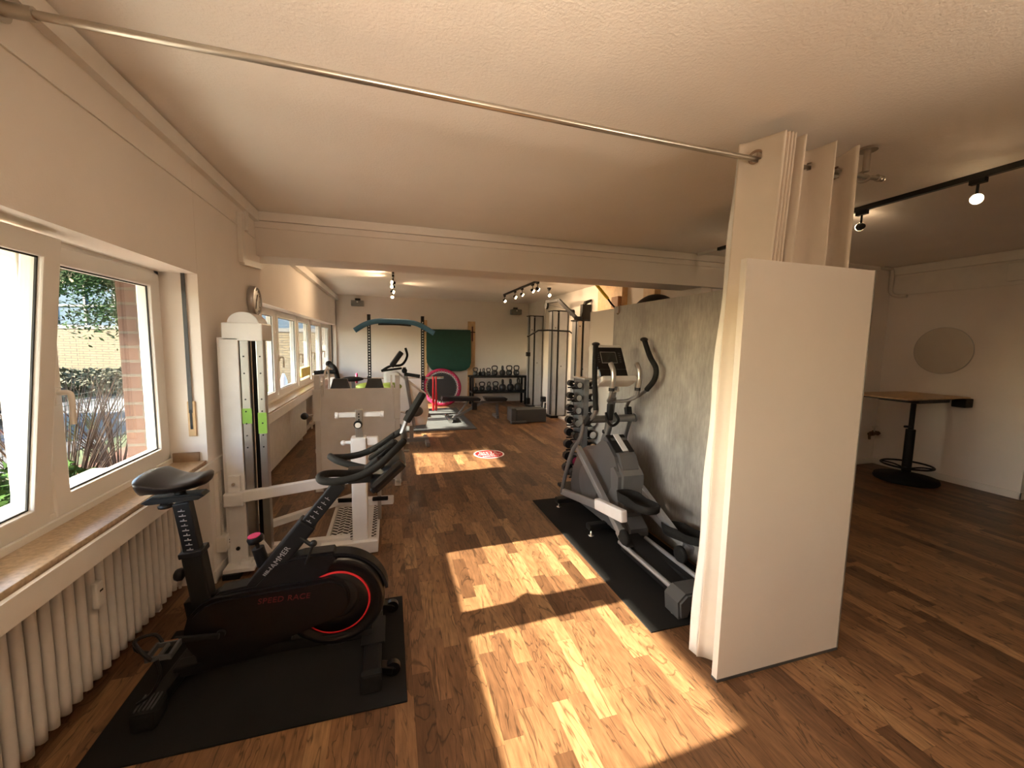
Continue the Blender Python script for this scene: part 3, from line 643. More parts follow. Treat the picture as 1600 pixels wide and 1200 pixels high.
def saddle(u, v):
    # u along length (rear 0 to nose 1), v around
    x = -1.018+u*.27
    wd = .122*(1-u)**.55*(min(1, u*6)**.5)*1.0 + .026*(min(1, (1-u)*9)**.5)*min(1, u*5)
    wd = max(wd, .003)
    top = .962 + .022*math.exp(-((u-.12)/.2)**2) + .012*math.exp(-((u-.95)/.12)**2) - .010*math.exp(-((u-.55)/.2)**2)
    e = min(1, (u)/.07)**.5*min(1, (1-u)/.09)**.5
    th = (.088-.052*min(1, u*1.9))*e+.004
    a = 2*PI*v
    return Vector((x, Y0+wd*math.cos(a), top-.012 + ((.012*e)*math.sin(a) if math.sin(a) > 0 else th*math.sin(a)*(abs(math.sin(a))**.2))))
b = MB(); b.grid(saddle, 30, 28); b.build('saddle', SAD, t)
# handlebar column
b = MB(); b.bar((-.615, Y0, .40), (-.375, Y0, .70), .075, .082, .010, up=(1, 0, 0)); b.bar((-.575, Y0, .46), (-.44, Y0, .43), .06, .05, .006); hs = b.build('handlebar_sleeve', BLKM, t)
d_ = Vector((.24, 0, .30)).normalized(); n_ = Vector((-d_.z, 0, d_.x))
mtx = Matrix((d_, n_, Vector((0, -1, 0)))).transposed().to_4x4(); mtx.translation = Vector((-.500, 1.9915, .548))
text_mesh('maker_lettering', 'HAMMER', .034, GREYT, hs, mtx, spacing=1.02)
b = MB()
for k in range(3):
    c_ = Vector((-.500, 1.9915, .548))-d_*(.088-.008*k)
    b.bar(c_-n_*.010, c_+n_*.013, .001, .005, 0, up=d_)
b.build('maker_mark', GREYT, hs)
b = MB(); b.bar((-.39, Y0, .68), (-.235, Y0, .875), .05, .062, .006, up=(1, 0, 0)); hp = b.build('handlebar_post', BLKM, t)
b = MB()
for k in range(6):
    c_ = Vector((-.372, 2.003, .71))+d_*(.026*k); b.bar(c_-n_*.014, c_+n_*.012, .002, .0025, 0, up=d_); b.bar(c_, c_+d_*.008, .002, .003, 0, up=n_)
b.build('scale_marks', GREYT, hp)
b = MB(); b.cyl((-.41, 2.0, .64), (-.36, 1.99, .60), .009); b.bar((-.352, 1.98, .61), (-.385, 1.97, .52), .016, .010, .004); b.ball((-.352, 1.985, .61), .016); b.build('clamp_lever', BLKM, t)
b = MB(); b.cyl((-.58, Y0+.03, .50), (-.60, Y0+.03, .585), .026, n=20); b.cyl((-.60, Y0+.03, .585), (-.605, Y0+.03, .615), .008); kb = b.build('resistance_post', BLK, t)
b = MB(); b.lathe([(.01, 0), (.032, .006), (.034, .024), (.028, .034)], (-.605, Y0+.03, .612), (-.2, -.1, 1), n=24); k2 = b.build('resistance_knob', BLK, kb)
b = MB(); b.cyl((-.6125, Y0+.026, .6445), (-.613, Y0+.0257, .648), .026, n=24); b.build('knob_cap', PINK, k2)
# handlebars
def hbar(sy):
    y = lambda q: Y0+sy*q
    return [(-.10, y(.03), .925), (-.17, y(.06), .935), (-.255, y(.10), .955), (-.295, y(.155), .965), (-.285, y(.185), .952), (-.22, y(.195), .948), (-.14, y(.195), .962), (-.06, y(.19), 1.00), (.01, y(.16), 1.055), (.055, y(.12), 1.09)]
for sy in (-1, 1):
    b = MB(); b.tube(hbar(sy), .0165, n=12, sub=5); b.build('handlebar', RUB, t)
b = MB(); b.tube([(.055, Y0-.12, 1.09), (.06, Y0-.05, 1.095), (.06, Y0+.05, 1.095), (.055, Y0+.12, 1.09)], .0155, n=10); b.box((-.20, Y0-.035, .875), (-.085, Y0+.035, .945), .01); b.bar((-.13, Y0, .92), (.03, Y0, 1.06), .06, .03, .006)
b.bar((-.05, Y0-.14, .99), (-.05, Y0+.14, .99), .03, .02, .004); b.build('handlebar_bridge', BLKM, t)
for q_ in (-.07, .07): MB().bar((-.10, Y0+q_, 1.005), (.015, Y0+q_, 1.085), .055, .014, .006).build('arm_pad', RUB, t)
Rz = Matrix.Rotation(math.radians(-42), 3, 'Y')
b = MB(); b.cbox((-.015, Y0-.0, .925), (.19, .24, .055), .02, Rz); cn = b.build('console', BLKG, t)
b = MB(); b.cbox((-.035, Y0, .90), (.15, .20, .03), .01, Rz); b.bar((-.06, Y0, .97), (-.02, Y0, .91), .05, .02, .004); b.build('console_back', BLK, cn)
b = MB(); b.bar((.05, Y0+.0, 1.10), (.075, Y0+.02, 1.165), .02, .014, .003); b.build('rest_bracket', SILV, t)
b = MB(); b.bar((.072, Y0+.02, 1.155), (.158, Y0+.05, 1.295), .05, .028, .010); b.build('tablet_rest', RUB, t)
# cranks and pedals
b = MB(); b.cyl((-.725, 1.94, .262), (-.725, 2.12, .262), .018, n=18); b.bar((-.725, 1.935, .262), (-.885, 1.925, .285), .014, .026, .005); b.bar((-.725, 2.125, .262), (-.565, 2.13, .24), .014, .026, .005); b.build('crank', BLKM, t)
def pedal(cx, cy, cz):
    b = MB(); b.cyl((cx, cy-.05, cz), (cx, cy+.05, cz), .008); b.box((cx-.045, cy-.045, cz-.012), (cx-.033, cy+.045, cz+.012), .003); b.box((cx+.033, cy-.045, cz-.012), (cx+.045, cy+.045, cz+.012), .003)
    b.box((cx-.045, cy-.045, cz-.010), (cx+.045, cy-.036, cz+.010), .003); b.box((cx-.045, cy+.036, cz-.010), (cx+.045, cy+.045, cz+.010), .003)
    p = b.build('pedal', GREYP, t)
    b = MB(); b.tube([(cx-.02, cy-.046, cz), (cx-.05, cy-.048, cz+.045), (cx-.09, cy, cz+.06), (cx-.05, cy+.048, cz+.045), (cx-.02, cy+.046, cz)], .007, n=6); b.tube([(cx-.045, cy, cz), (cx-.09, cy, cz+.02), (cx-.095, cy, cz+.06)], .006, n=6)
    b.build('toe_cage', BLK, p)
    b = MB(); b.tube([(cx+.0, cy-.05, cz), (cx+.01, cy-.055, cz-.06), (cx-.02, cy-.06, cz-.13), (cx-.07, cy-.06, cz-.165)], .006, n=6); b.build('strap', BLK, p)
    MB().box((cx-.03, cy+.046, cz-.010), (cx+.03, cy+.052, cz+.01), .003).build('reflector', mat('amber_reflector', (.22, .06, .015), .3), p)
pedal(-.895, 1.865, .285); pedal(-.565, 2.19, .24)

# ================================================================ PULLEY COLUMN MACHINE
t = thing('pulley_machine', 'white medical pulley machine, tall column with arm and tread plate base, behind the near bike', 'pulley machine', (-.6, 3.2, 0))
b = MB(); b.box((-1.035, 2.99, .04), (-.93, 3.22, 1.56), .006); b.box((-1.05, 3.0, .05), (-1.03, 3.21, 1.56), .002)
b.box((-1.02, 2.99, 1.54), (-.79, 3.22, 1.655), .008); b.build('column', WHITEM, t)
b = MB(); b.lathe([(.0, 0)], (0, 0, 0)) if False else None
b.prism([(-1.0, 1.65)]+[(-.90+.09*math.cos(a), 1.65+.075*math.sin(a)) for a in [PI*k/12 for k in range(12, -1, -1)]]+[(-.80, 1.65)], (3.0, 3.2), bev=.004); b.build('top_cover', GREYW, t)
b = MB(); b.box((-.925, 3.0, .06), (-.875, 3.05, 1.55), .005); b.box((-.835, 3.0, .06), (-.79, 3.06, 1.55), .005); gr = b.build('guide_rail', STEEL, t)
b = MB()
for z in (1.44, 1.33, 1.16, 1.08, 1.0, .92, .84): b.cyl((-.905, 2.9985, z), (-.905, 2.996, z), .005); b.cyl((-.812, 2.9985, z), (-.812, 2.996, z), .005)
b.build('rail_holes', GASKET, gr)
b = MB(); b.box((-.928, 2.9975, 1.0), (-.872, 2.9995, 1.10)); b.box((-.838, 2.9975, .93), (-.787, 2.9995, 1.07)); b.build('green_reflection', mat('reflection_green', (.26, .50, .08), .4), gr)  # green reflection on the rails, painted as lime strips
MB().box((-.875, 3.06, .06), (-.835, 3.20, 1.54), .002).build('shadow_gap', BLK, t)  # black strip painting the shadow in the gap between the rails
b = MB(); b.box((-1.05, 2.90, .035), (-.87, 3.03, .06), .004); b.box((-.97, 2.95, .05), (-.90, 3.05, .085), .006); b.build('foot_plate', WHITEM, t)
MB().box((-1.05, 2.885, 0), (-.95, 2.96, .035), .004).build('rubber_foot', RUB, t)
MB().box((-.92, 3.1, 0), (-.84, 3.2, .05), .004).build('rubber_foot', RUB, t)
b = MB(); b.box((-1.02, 2.965, .52), (-.95, 2.99, .66), .004); b.box((-1.04, 2.93, .465), (-.93, 3.0, .555), .012); b.bar((-.96, 2.965, .52), (-.24, 3.10, .555), .045, .07, .006); am = b.build('arm', WHITEM, t)
MB().cyl((-.985, 2.966, .61), (-.985, 2.955, .61), .010).build('bolt', CHROME, am)
MB().cyl((-.985, 2.992, .16), (-.985, 2.982, .16), .012).build('bolt', GASKET, t)
b = MB(); b.bar((-.90, 3.06, .09), (-.30, 3.10, .07), .06, .09, .006); b.bar((-.87, 3.02, .22), (-.80, 3.02, .10), .05, .035, .006); b.bar((-.85, 3.25, .20), (-.30, 3.62, .22), .05, .05, .006); b.build('lower_rail', WHITEM, t)
# tread base
b = MB(); b.box((-.49, 2.99, 0.012), (-.10, 3.06, .10), .006); b.box((-.49, 2.99, 0.012), (-.46, 3.95, .05), .004); b.box((-.12, 3.0, 0.012), (-.10, 3.95, .05), .004); b.box((-.49, 3.90, 0.012), (-.10, 3.95, .05), .004); b.box((-.29, 2.99, .012), (-.155, 3.95, .06), .004); tb = b.build('tread_base', WHITEM, t)
for x0, x1 in ((-.455, -.29), (-.155, -.12)):
    p = MB().box((x0, 3.06, .035), (x1, 3.90, .045)).build('tread_plate', GREYW, tb)
    b = MB(); n = 16
    for k in range(n):
        y = 3.09+k*.051
        m3 = 2 if x1-x0 > .1 else 1
        for j in range(m3*2):
            xx = x0+(j+.5)*(x1-x0)/(m3*2); b.cbox((xx, y+.02*(j % 2), .046), ((x1-x0)/(m3*2)*1.05, .014, .004), 0, Matrix.Rotation(.6*(1 if j % 2 else -1), 3, 'Z'))
    b.build('tread_ribs', GASKET, p)
for x in (-.46, -.14): MB().cyl((x, 3.03, 0), (x, 3.03, .015), .02).build('rubber_foot', RUB, t)
b = MB(); b.box((-.277, 3.03, .05), (-.172, 3.14, .86), .010); b.build('upright', WHITEM, t)
b = MB(); b.box((-.245, 3.06, .84), (-.195, 3.11, 1.06), .004); up = b.build('inner_upright', STEEL, t)
b = MB()
for z in (.93, .95, .97, .99, 1.01, 1.03): b.cyl((-.22, 3.0595, z), (-.22, 3.056, z), .0055)
b.build('pin_holes', GASKET, up)
b = MB(); b.lathe([(.026, 0), (.030, .006), (.030, .02), (.012, .03)], (-.225, 3.03, .955), (0, 1, .2), n=24); kn = b.build('locking_knob', BLKG, t)
MB().cyl((-.225, 3.031, .955), (-.225, 3.027, .9542), .020).build('knob_face', UPVC, kn)
b = MB(); b.box((-.36, 3.07, 1.005), (-.07, 3.10, 1.04), .006); b.cyl((-.38, 3.085, 1.02), (-.36, 3.085, 1.02), .024); b.cyl((-.07, 3.085, 1.02), (-.05, 3.085, 1.02), .024); b.build('cross_bar', GREYW, t)
b = MB(); b.cyl((-.33, 3.08, .82), (-.13, 3.08, .83), .012); b.ball((-.33, 3.08, .82), .018); b.box((-.17, 3.04, .80), (-.09, 3.10, .86), .008); b.build('adjuster', WHITEM, t)
b = MB(); b.bar((-.45, 3.55, .20), (.015, 3.50, .205), .055, .065, .008); fr_ = b.build('foot_rest_bar', WHITEM, t)
MB().bar((-.155, 3.475, .235), (-.03, 3.465, .235), .03, .03, .006).build('foot_pad', RUB, fr_)
MB().bar((-.43, 3.52, .23), (-.31, 3.505, .23), .03, .03, .006).build('foot_pad', RUB, fr_)
b = MB(); b.bar((-.10, 3.5, .05), (-.10, 3.52, .48), .03, .05, .004); b.box((-.13, 3.42, .40), (-.06, 3.50, .50), .01); b.build('cam_bracket', STEEL, t)
b = MB(); b.tube([(-.09, 3.45, .50), (-.10, 3.43, .44), (-.07, 3.43, .40), (-.05, 3.43, .44)], .007, n=6); b.build('hook', BLK, t)

# ================================================================ BOARD FRAME MACHINE
t = thing('leg_press', 'white leg press with upright grey board and black side knobs in mid room', 'leg press', (-.32, 4.45, 0))
yb = 4.42
for x0, x1 in ((-.745, -.675), (.035, .10)):
    b = MB(); b.box((x0+.012, yb+.0, 0.03), (x1-.006, yb+.09, 1.20), .004); b.build('post', GREYW, t)
    b = MB(); b.box((x0, yb-.015, .74), (x1, yb+.10, 1.06), .006); b.build('sleeve', WHITEM, t)
b = MB(); b.box((-.685, yb+.01, .16), (.045, yb+.035, 1.065), .004); bo = b.build('board', mat('pale_grey_board', (.84, .85, .88), .4), t)
b = MB(); b.box((-.67, yb-.004, .99), (-.645, yb+.012, 1.10), .003); b.box((.02, yb-.004, 1.0), (.035, yb+.012, 1.10), .003); b.build('clip', WHITEM, bo)
for x, s_ in ((-.775, -1), (.13, 1)):
    b = MB(); b.cyl((x+s_*.045, yb+.04, .79), (x-s_*.03, yb+.04, .80), .009); b.build('axle', CHROME, t)
    b = MB(); b.lathe([(.012, -.012), (.034, -.008), (.036, .008), (.012, .012)], (x+s_*.055, yb+.02, .79), (.3*s_, 1, 0), n=24); b.build('side_knob', BLKG, t)
b = MB(); b.box((-.745, yb+.0, 0), (-.67, yb+1.0, .06), .004); b.box((.035, yb+.0, 0), (.10, yb+1.0, .06), .004); b.box((-.745, yb+.94, 0), (.10, yb+1.0, .06), .004); b.box((-.69, yb+.05, .06), (.05, yb+.11, .10), .004); b.build('floor_frame', WHITEM, t)
b = MB(); b.tube([(-.64, yb+.03, 1.06), (-.645, yb+.05, 1.18), (-.62, yb+.2, 1.20), (-.62, yb+.2, .06)], .010, n=8, sub=3); b.build('guide_tube', WHITEM, t)
MB().tube([(.01, yb+.03, 1.06), (.01, yb+.05, 1.20)], .010, n=8).build('guide_tube', WHITEM, t)
for x in (-.50, -.16):
    b = MB(); b.prism([(x-.11, 1.02), (x-.07, 1.155), (x+.065, 1.155), (x+.10, 1.02)], (yb+.12, yb+.19), bev=.01); b.box((x-.03, yb+.13, .06), (x+.03, yb+.17, 1.05), .004); b.build('back_pad', GREYP, t)
b = MB(); b.bar((.115, yb+.06, .30), (.115, yb+.06, .62), .03, .03, .004); b.bar((.115, yb+.06, .45), (.19, yb+.05, .45), .02, .015, .003); b.bar((.115, yb+.06, .37), (.19, yb+.05, .37), .02, .015, .003); b.bar((.10, yb+.06, .60), (.10, yb+.06, 0.02), .03, .03, .004); b.build('pin_rack', STEEL, t)

# ================================================================ CLOCK on the pier above the pulley column
t = thing('wall_clock', 'round wall clock with silver rim above the white pulley column', 'clock', (-1.07, 3.82, 1.83))
b = MB(); b.lathe([(.115, 0), (.12, .01), (.12, .045), (.108, .05), (.105, .04)], (-1.09, 3.86, 1.865), (1, 0, 0), n=40, ring=True); b.build('rim', STEEL, t)
MB().cyl((-1.085, 3.86, 1.865), (-1.052, 3.86, 1.865), .107, n=40).build('dial', UPVC, t)
b = MB(); b.bar((-1.05, 3.86, 1.865), (-1.05, 3.885, 1.92), .003, .006, 0, up=(1, 0, 0)); b.bar((-1.05, 3.86, 1.865), (-1.05, 3.83, 1.80), .003, .004, 0, up=(1, 0, 0)); b.build('hands', GASKET, t)
b = MB()
for k in range(12):
    a = k*PI/6; b.bar((-1.051, 3.86+.085*math.sin(a), 1.865+.085*math.cos(a)), (-1.051, 3.86+.098*math.sin(a), 1.865+.098*math.cos(a)), .002, .005, 0, up=(1, 0, 0))
b.build('hour_marks', GASKET, t)

# ================================================================ ELLIPTICAL TRAINER
tag(MB().box((1.34, 1.74, 0), (2.05, 3.66, .008), .003).build('floor_mat', MATR), 'long black rubber mat under the elliptical trainer beside the grey panel', 'mat')
t = thing('elliptical_trainer', 'silver and black elliptical trainer with moving arms beside the grey panel', 'elliptical trainer', (1.78, 2.75, MZ))
XC = 1.78
b = MB(); b.box((1.50, 3.40, .05), (2.04, 3.48, .10), .012); b.box((1.52, 2.80, .06), (2.02, 2.87, .11), .012); b.box((XC-.04, 1.85, .07), (XC+.04, 3.46, .13), .008); b.build('base_frame', BLKM, t)
for (x, y) in ((1.53, 3.44), (2.01, 3.44), (1.55, 2.83), (1.99, 2.83), (1.57, 1.84), (1.99, 1.84)):
    b = MB(); b.lathe([(.024, 0), (.024, .006), (.008, .010), (.006, .06)], (x, y, MZ), (0, 0, 1), n=16); b.build('levelling_foot', CHROME, t)
b = MB(); b.prism([(1.54, .02), (1.60, .02), (1.62, .07), (1.92, .07), (1.94, .02), (2.02, .02), (2.03, .12), (1.98, .165), (1.58, .165), (1.53, .12)], (1.76, 1.90), bev=.012); b.build('rear_foot', GREYP, t)
for x in (1.58, 1.80):
    b = MB(); b.cyl((x, 2.46, .135), (x, 1.84, .135), .016, n=16); b.build('roller_rail', ALU, t)
MB().prism([(1.86, .05), (2.50, .05), (2.50, .16), (1.9, .10)], (1.62, 1.76), plane='yz').build('rail_bed', BLK, t)
# drive housing: outline in y-z extruded across x, with rounded nose
hs_o = [(3.50, .06), (3.54, .22), (3.50, .40), (3.40, .56), (3.26, .64), (3.10, .68), (2.94, .80), (2.86, .80), (2.72, .70), (2.66, .60), (2.66, .46), (2.64, .36), (2.60, .24), (2.52, .18), (2.50, .08)]
b = MB(); b.prism(hs_o, (1.68, 1.88), plane='yz', bev=.03); b.build('drive_housing', mat('graphite_shell', (.13, .13, .135), .35, metal=.4), t)
b = MB(); b.prism([(2.90, .24), (2.78, .44), (2.80, .60), (2.72, .64), (2.62, .56), (2.62, .44), (2.60, .30), (2.62, .22)], (1.665, 1.895), plane='yz', bev=.03); b.build('front_shell', SILV, t)
b = MB(); b.bar((1.72, 2.90, .815), (1.72, 2.735, .715), .07, .012, .004); b.bar((1.83, 2.90, .815), (1.83, 2.735, .715), .045, .012, .004); b.build('top_stripe', BLK, t)
b = MB(); b.bar((1.775, 2.895, .822), (1.775, 2.735, .724), .05, .010, .004); b.build('top_plate', GREYW, t)
b = MB(); b.lathe([(.03, 0), (.16, .004), (.175, .015), (.17, .03)], (1.70, 3.15, .33), (-1, 0, 0), n=40); b.build('crank_disc', SILV, t)
b = MB(); b.lathe([(.03, 0), (.16, .004), (.175, .015), (.17, .03)], (1.86, 3.15, .33), (1, 0, 0), n=40); b.build('crank_disc', SILV, t)
# mast and fixed bar
b = MB(); b.tube([(1.78, 3.08, .72), (1.78, 3.02, .86), (1.78, 2.99, 1.05), (1.78, 2.97, 1.12)], .032, n=16); b.tube([(1.78, 2.99, 1.02), (1.78, 2.97, 1.15), (1.78, 2.95, 1.22)], .026, n=12); b.build('mast', SILV, t)
b = MB(); b.lathe([(.036, 0), (.038, .01), (.036, .02)], (1.78, 3.05, .80), (0, -.12, 1), n=20); b.build('mast_collar', BLK, t)
b = MB(); b.cyl((1.53, 3.02, .93), (2.02, 3.02, .93), .032, n=20); b.cyl((1.525, 3.02, .93), (1.515, 3.02, .93), .04); b.cyl((2.025, 3.02, .93), (2.035, 3.02, .93), .04); b.build('pivot_tube', SILV, t)
b = MB(); b.tube([(1.73, 2.98, .99), (1.72, 2.94, .93), (1.76, 2.92, .89), (1.82, 2.93, .93), (1.80, 2.96, .99)], .012, n=8); b.box((1.73, 2.93, .93), (1.77, 2.98, 1.07), .01); b.build('bottle_holder', BLK, t)
b = MB(); b.tube([(1.665, 2.80, 1.20), (1.665, 2.82, 1.14), (1.70, 2.90, 1.10), (1.78, 2.95, 1.09), (1.86, 2.90, 1.10), (1.90, 2.82, 1.14), (1.90, 2.79, 1.20)], .014, n=10); b.build('fixed_handlebar', SILV, t)
for x in (1.665, 1.90):
    b = MB(); b.tube([(x, 2.80, 1.21), (x, 2.78, 1.29), (x, 2.79, 1.36), (x, 2.83, 1.41)], .020, n=10); p = b.build('pulse_grip', STEEL, t); MB().cyl((x, 2.80, 1.195), (x, 2.80, 1.22), .023).build('collar', BLK, p)
# console
Rc = Matrix.Rotation(math.radians(-28), 3, 'X')
cc = Vector((1.755, 2.99, 1.39))
def cpl(b, c, d, bev=.004): b.cbox(cc+Rc @ Vector(c), d, bev, Rc); return b
b = MB(); cpl(b, (0, .02, .04), (.30, .06, .30), .03); cpl(b, (0, -.03, -.16), (.32, .14, .05), .02); b.bar((1.78, 2.96, 1.16), cc+Vector((0, .03, -.05)), .10, .06, .01); b.build('console', LAMI, t)
b = MB(); cpl(b, (0, -.013, .055), (.265, .01, .20), .004); cpl(b, (0, -.018, -.085), (.255, .02, .07), .01); cp = b.build('console_face', BLKG, t)
b = MB(); cpl(b, (-.01, -.0195, .06), (.145, .002, .105), .001); b.build('screen_frame', GREYT, cp)
b = MB(); cpl(b, (-.01, -.0210, .06), (.135, .002, .095), .001); b.build('screen', SCREEN, cp)
for k in range(5):
    for s_ in (-.105, .095): cpl(MB(), (s_, -.0195, .10-.02*k), (.018, .003, .008), .001).build('button', GREYP, cp)
b = MB(); cpl(b, (0, -.075, -.150), (.20, .04, .012), .005); b.build('tray_lip', BLK, t)
# left moving arm : upper grip, link, lower rod
b = MB(); b.tube([(1.545, 2.86, 1.555), (1.545, 2.865, 1.40), (1.55, 2.86, 1.22), (1.55, 2.83, 1.04)], .021, n=12); g = b.build('moving_handle', RUB, t); MB().ball((1.545, 2.86, 1.56), .032, sc=(1, 1, .5)).build('end_cap', BLK, g)
b = MB(); b.tube([(1.55, 2.83, 1.05), (1.55, 2.87, .99), (1.55, 2.95, .94), (1.55, 3.01, .93)], .018, n=10); b.tube([(1.545, 3.02, .92), (1.545, 3.06, .78), (1.54, 3.20, .62), (1.535, 3.30, .42), (1.535, 3.40, .17)], .018, n=10); b.build('swing_arm', SILV, t)
b = MB(); b.tube([(2.0, 2.885, 1.60), (2.0, 2.80, 1.47), (2.0, 2.715, 1.38), (1.995, 2.72, 1.29), (1.985, 2.80, 1.20)], .021, n=12); g = b.build('moving_handle', RUB, t); MB().ball((2.0, 2.89, 1.605), .032, sc=(1, 1, .6)).build('end_cap', BLK, g)
b = MB(); b.tube([(1.985, 2.80, 1.20), (1.98, 2.90, 1.14), (1.98, 3.02, 1.09), (1.985, 3.08, 1.0), (1.985, 3.05, .93)], .016, n=10); b.tube([(2.0, 3.03, .92), (2.0, 3.10, .70), (2.01, 3.02, .52), (2.0, 3.06, .30), (2.0, 3.12, .17)], .018, n=10); b.build('swing_arm', SILV, t)
MB().bar((1.985, 3.06, 1.02), (1.985, 3.03, .92), .05, .05, .008).build('arm_sleeve', BLK, t)
MB().bar((1.55, 2.90, .985), (1.55, 2.99, .90), .045, .05, .008).build('arm_sleeve', BLK, t)
# pedal levers (left nearly level to front pivot, right raised at back)
b = MB(); b.bar((1.545, 3.42, .17), (1.53, 2.36, .38), .035, .06, .008); b.build('pedal_lever', ALU, t)
b = MB(); b.bar((1.53, 2.72, .325), (1.525, 2.33, .385), .05, .085, .012); b.build('lever_shroud', GREYW, t)
b = MB(); b.bar((1.60, 3.22, .64), (1.60, 2.46, .18), .045, .05, .008); b.bar((1.60, 2.50, .205), (1.60, 2.38, .13), .055, .06, .01); b.build('crank_link', ALU, t)
MB().bar((1.60, 2.46, .195), (1.60, 2.36, .12), .06, .07, .012).build('link_boot', RUB, t)
b = MB(); b.bar((1.93, 3.20, .40), (1.90, 2.10, .20), .04, .06, .008); b.build('pedal_lever', ALU, t)
b = MB(); b.bar((1.88, 2.9, .55), (1.88, 2.15, .22), .04, .05, .008); b.build('crank_link', ALU, t)
def footplate(x, y, z, pit):
    R = Matrix.Rotation(math.radians(pit), 3, 'X')
    b = MB(); n = 24
    out = []
    for k in range(n):
        a = 2*PI*k/n; ex = .62; out.append((x+.075*math.copysign(abs(math.cos(a))**ex, math.cos(a)), .20*math.copysign(abs(math.sin(a))**ex, math.sin(a))))
    vs = []; c = Vector((x, y, z))
    for (h, sc_) in ((0, .92), (.012, 1.0), (.055, 1.04), (.055, .97), (.018, .93)):
        for (ox, oy) in out: vs.append(c+R @ Vector(((ox-x)*sc_, oy*sc_, h+ (0.0 if h < .02 else .02*(oy > .0)))))
    fs = []
    for r in range(4):
        for k in range(n): fs.append([r*n+k, r*n+(k+1) % n, (r+1)*n+(k+1) % n, (r+1)*n+k])
    fs += [list(range(n))[::-1], [4*n+k for k in range(n)]]
    b.add(vs, fs, True); return b.build('pedal', RUB, t)
footplate(1.66, 2.38, .42, -6); footplate(1.90, 2.16, .26, -12)
b = MB(); b.lathe([(.02, -.02), (.045, -.018), (.055, -.01), (.055, .01), (.045, .018), (.02, .02)], (1.81, 2.10, .195), (1, 0, 0), n=28); b.build('roller', RUB, t)
b = MB(); b.lathe([(.02, -.02), (.045, -.018), (.055, -.01), (.055, .01), (.045, .018), (.02, .02)], (1.58, 2.40, .195), (1, 0, 0), n=28); b.build('roller', RUB, t)

# ================================================================ DUMBBELL TOWER
t = thing('dumbbell_stand', 'silver dumbbell tower between the white cabinets and the elliptical trainer', 'dumbbell stand', (1.93, 3.86, 0))
b = MB(); b.box((1.905, 3.74, .03), (1.965, 3.98, 1.205), .01); b.build('post', SILV, t)
MB().box((1.895, 3.72, 1.195), (1.985, 4.0, 1.215), .006).build('top_cap', STEEL, t)
MB().box((1.76, 3.70, 0), (2.06, 4.02, .035), .01).build('base', BLKM, t)
b = MB(); lv = [1.14-.135*k for k in range(8)]
for z in lv:
    for s_ in (-1, 1): b.box((1.935 if s_ > 0 else 1.80, 3.80, z-.045), (2.05 if s_ > 0 else 1.935, 3.815, z-.03), .002); b.box((1.935 if s_ > 0 else 1.80, 3.90, z-.045), (2.05 if s_ > 0 else 1.935, 3.915, z-.03), .002)
b.build('cradle', BLKM, t)
words = ['lightest', 'second', 'third', 'fourth', 'fifth', 'sixth', 'seventh', 'lowest']
for k, z in enumerate(lv):
    R_ = .033+.0028*k
    for s_ in (-1, 1):
        x = 1.935+s_*(.082+.002*k); side = 'left' if s_ < 0 else 'right'
        d = thing('dumbbell', 'chrome and black dumbbell, %s from the top on the %s side of the tower' % (['topmost', 'second', 'third', 'fourth', 'fifth', 'sixth', 'seventh', 'eighth'][k], side), 'dumbbell', (x, 3.857, z-R_), 'dumbbells on the tower')
        zc = z-.030+R_; m1 = BLKG if k < 7 else RED
        b = MB(); b.cyl((x, 3.79, zc), (x, 3.925, zc), .011, n=12); b.build('grip', CHROME, d)
        for y0, y1 in ((3.735, 3.795), (3.92, 3.98)):
            b = MB(); b.cyl((x, y0, zc), (x, y1, zc), R_, n=14); hd_ = b.build('weight_head', BLK, d)
            b = MB(); yy = y0-.001 if y0 < 3.8 else y1+.001
            b.cyl((x, yy, zc), (x, yy+(.003 if y0 < 3.8 else -.003), zc), R_*.86, n=14); b.build('end_face', CHROME if k < 5 else (PINE if k < 6 else (PINK if k < 7 else CHROME)), hd_)

# ================================================================ CABLE MACHINE (three columns, lat arm)
t = thing('cable_machine', 'grey cable machine with aluminium columns, pull down bar and black top arm', 'cable machine', (3.3, 8.2, 0))
def column(y0, y1, x0, x1, zt, name='column'):
    b = MB(); b.box((x0+.0, y0, .05), (x0+.09, y1, zt), .006); b.box((x0+.13, y0-.0, .05), (x1, y1, zt), .006); c = b.build(name, ALU, t)
    b = MB(); b.box((x0+.09, y0+.02, .06), (x0+.13, y1, zt-.03)); b.build('shaft', BLK, c)
    b = MB(); b.box((x0-.03, y0-.02, zt-.0), (x1+.01, y1, zt+.02), .003); b.box((x0-.02, y0-.02, .0), (x1+.01, y1+.02, .05), .003); b.build('end_plate', BLK, c)
    b = MB(); b.cyl((x1-.12, y0-.002, 1.1), (x1-.12, y0+.001, 1.1), .012); b.cyl((x0+.045, y0-.002, 1.9), (x0+.045, y0+.001, 1.9), .012); b.build('screw', GASKET, c)
    b = MB(); b.cyl((x0-.022, y0+.02, .08), (x0-.022, y0+.02, zt), .012, n=10); b.build('guide_rod', BLK, c); return c
column(9.30, 9.52, 3.25, 3.56, 2.22); column(7.85, 8.10, 3.25, 3.56, 2.24); column(6.9, 7.15, 3.34, 3.59, 2.0)
b = MB(); b.box((3.40, 7.2, 0), (3.58, 9.3, .04), .006); b.box((3.22, 6.85, 0.0), (3.59, 6.98, .10), .004); b.build('base_rail', WHITEM, t)
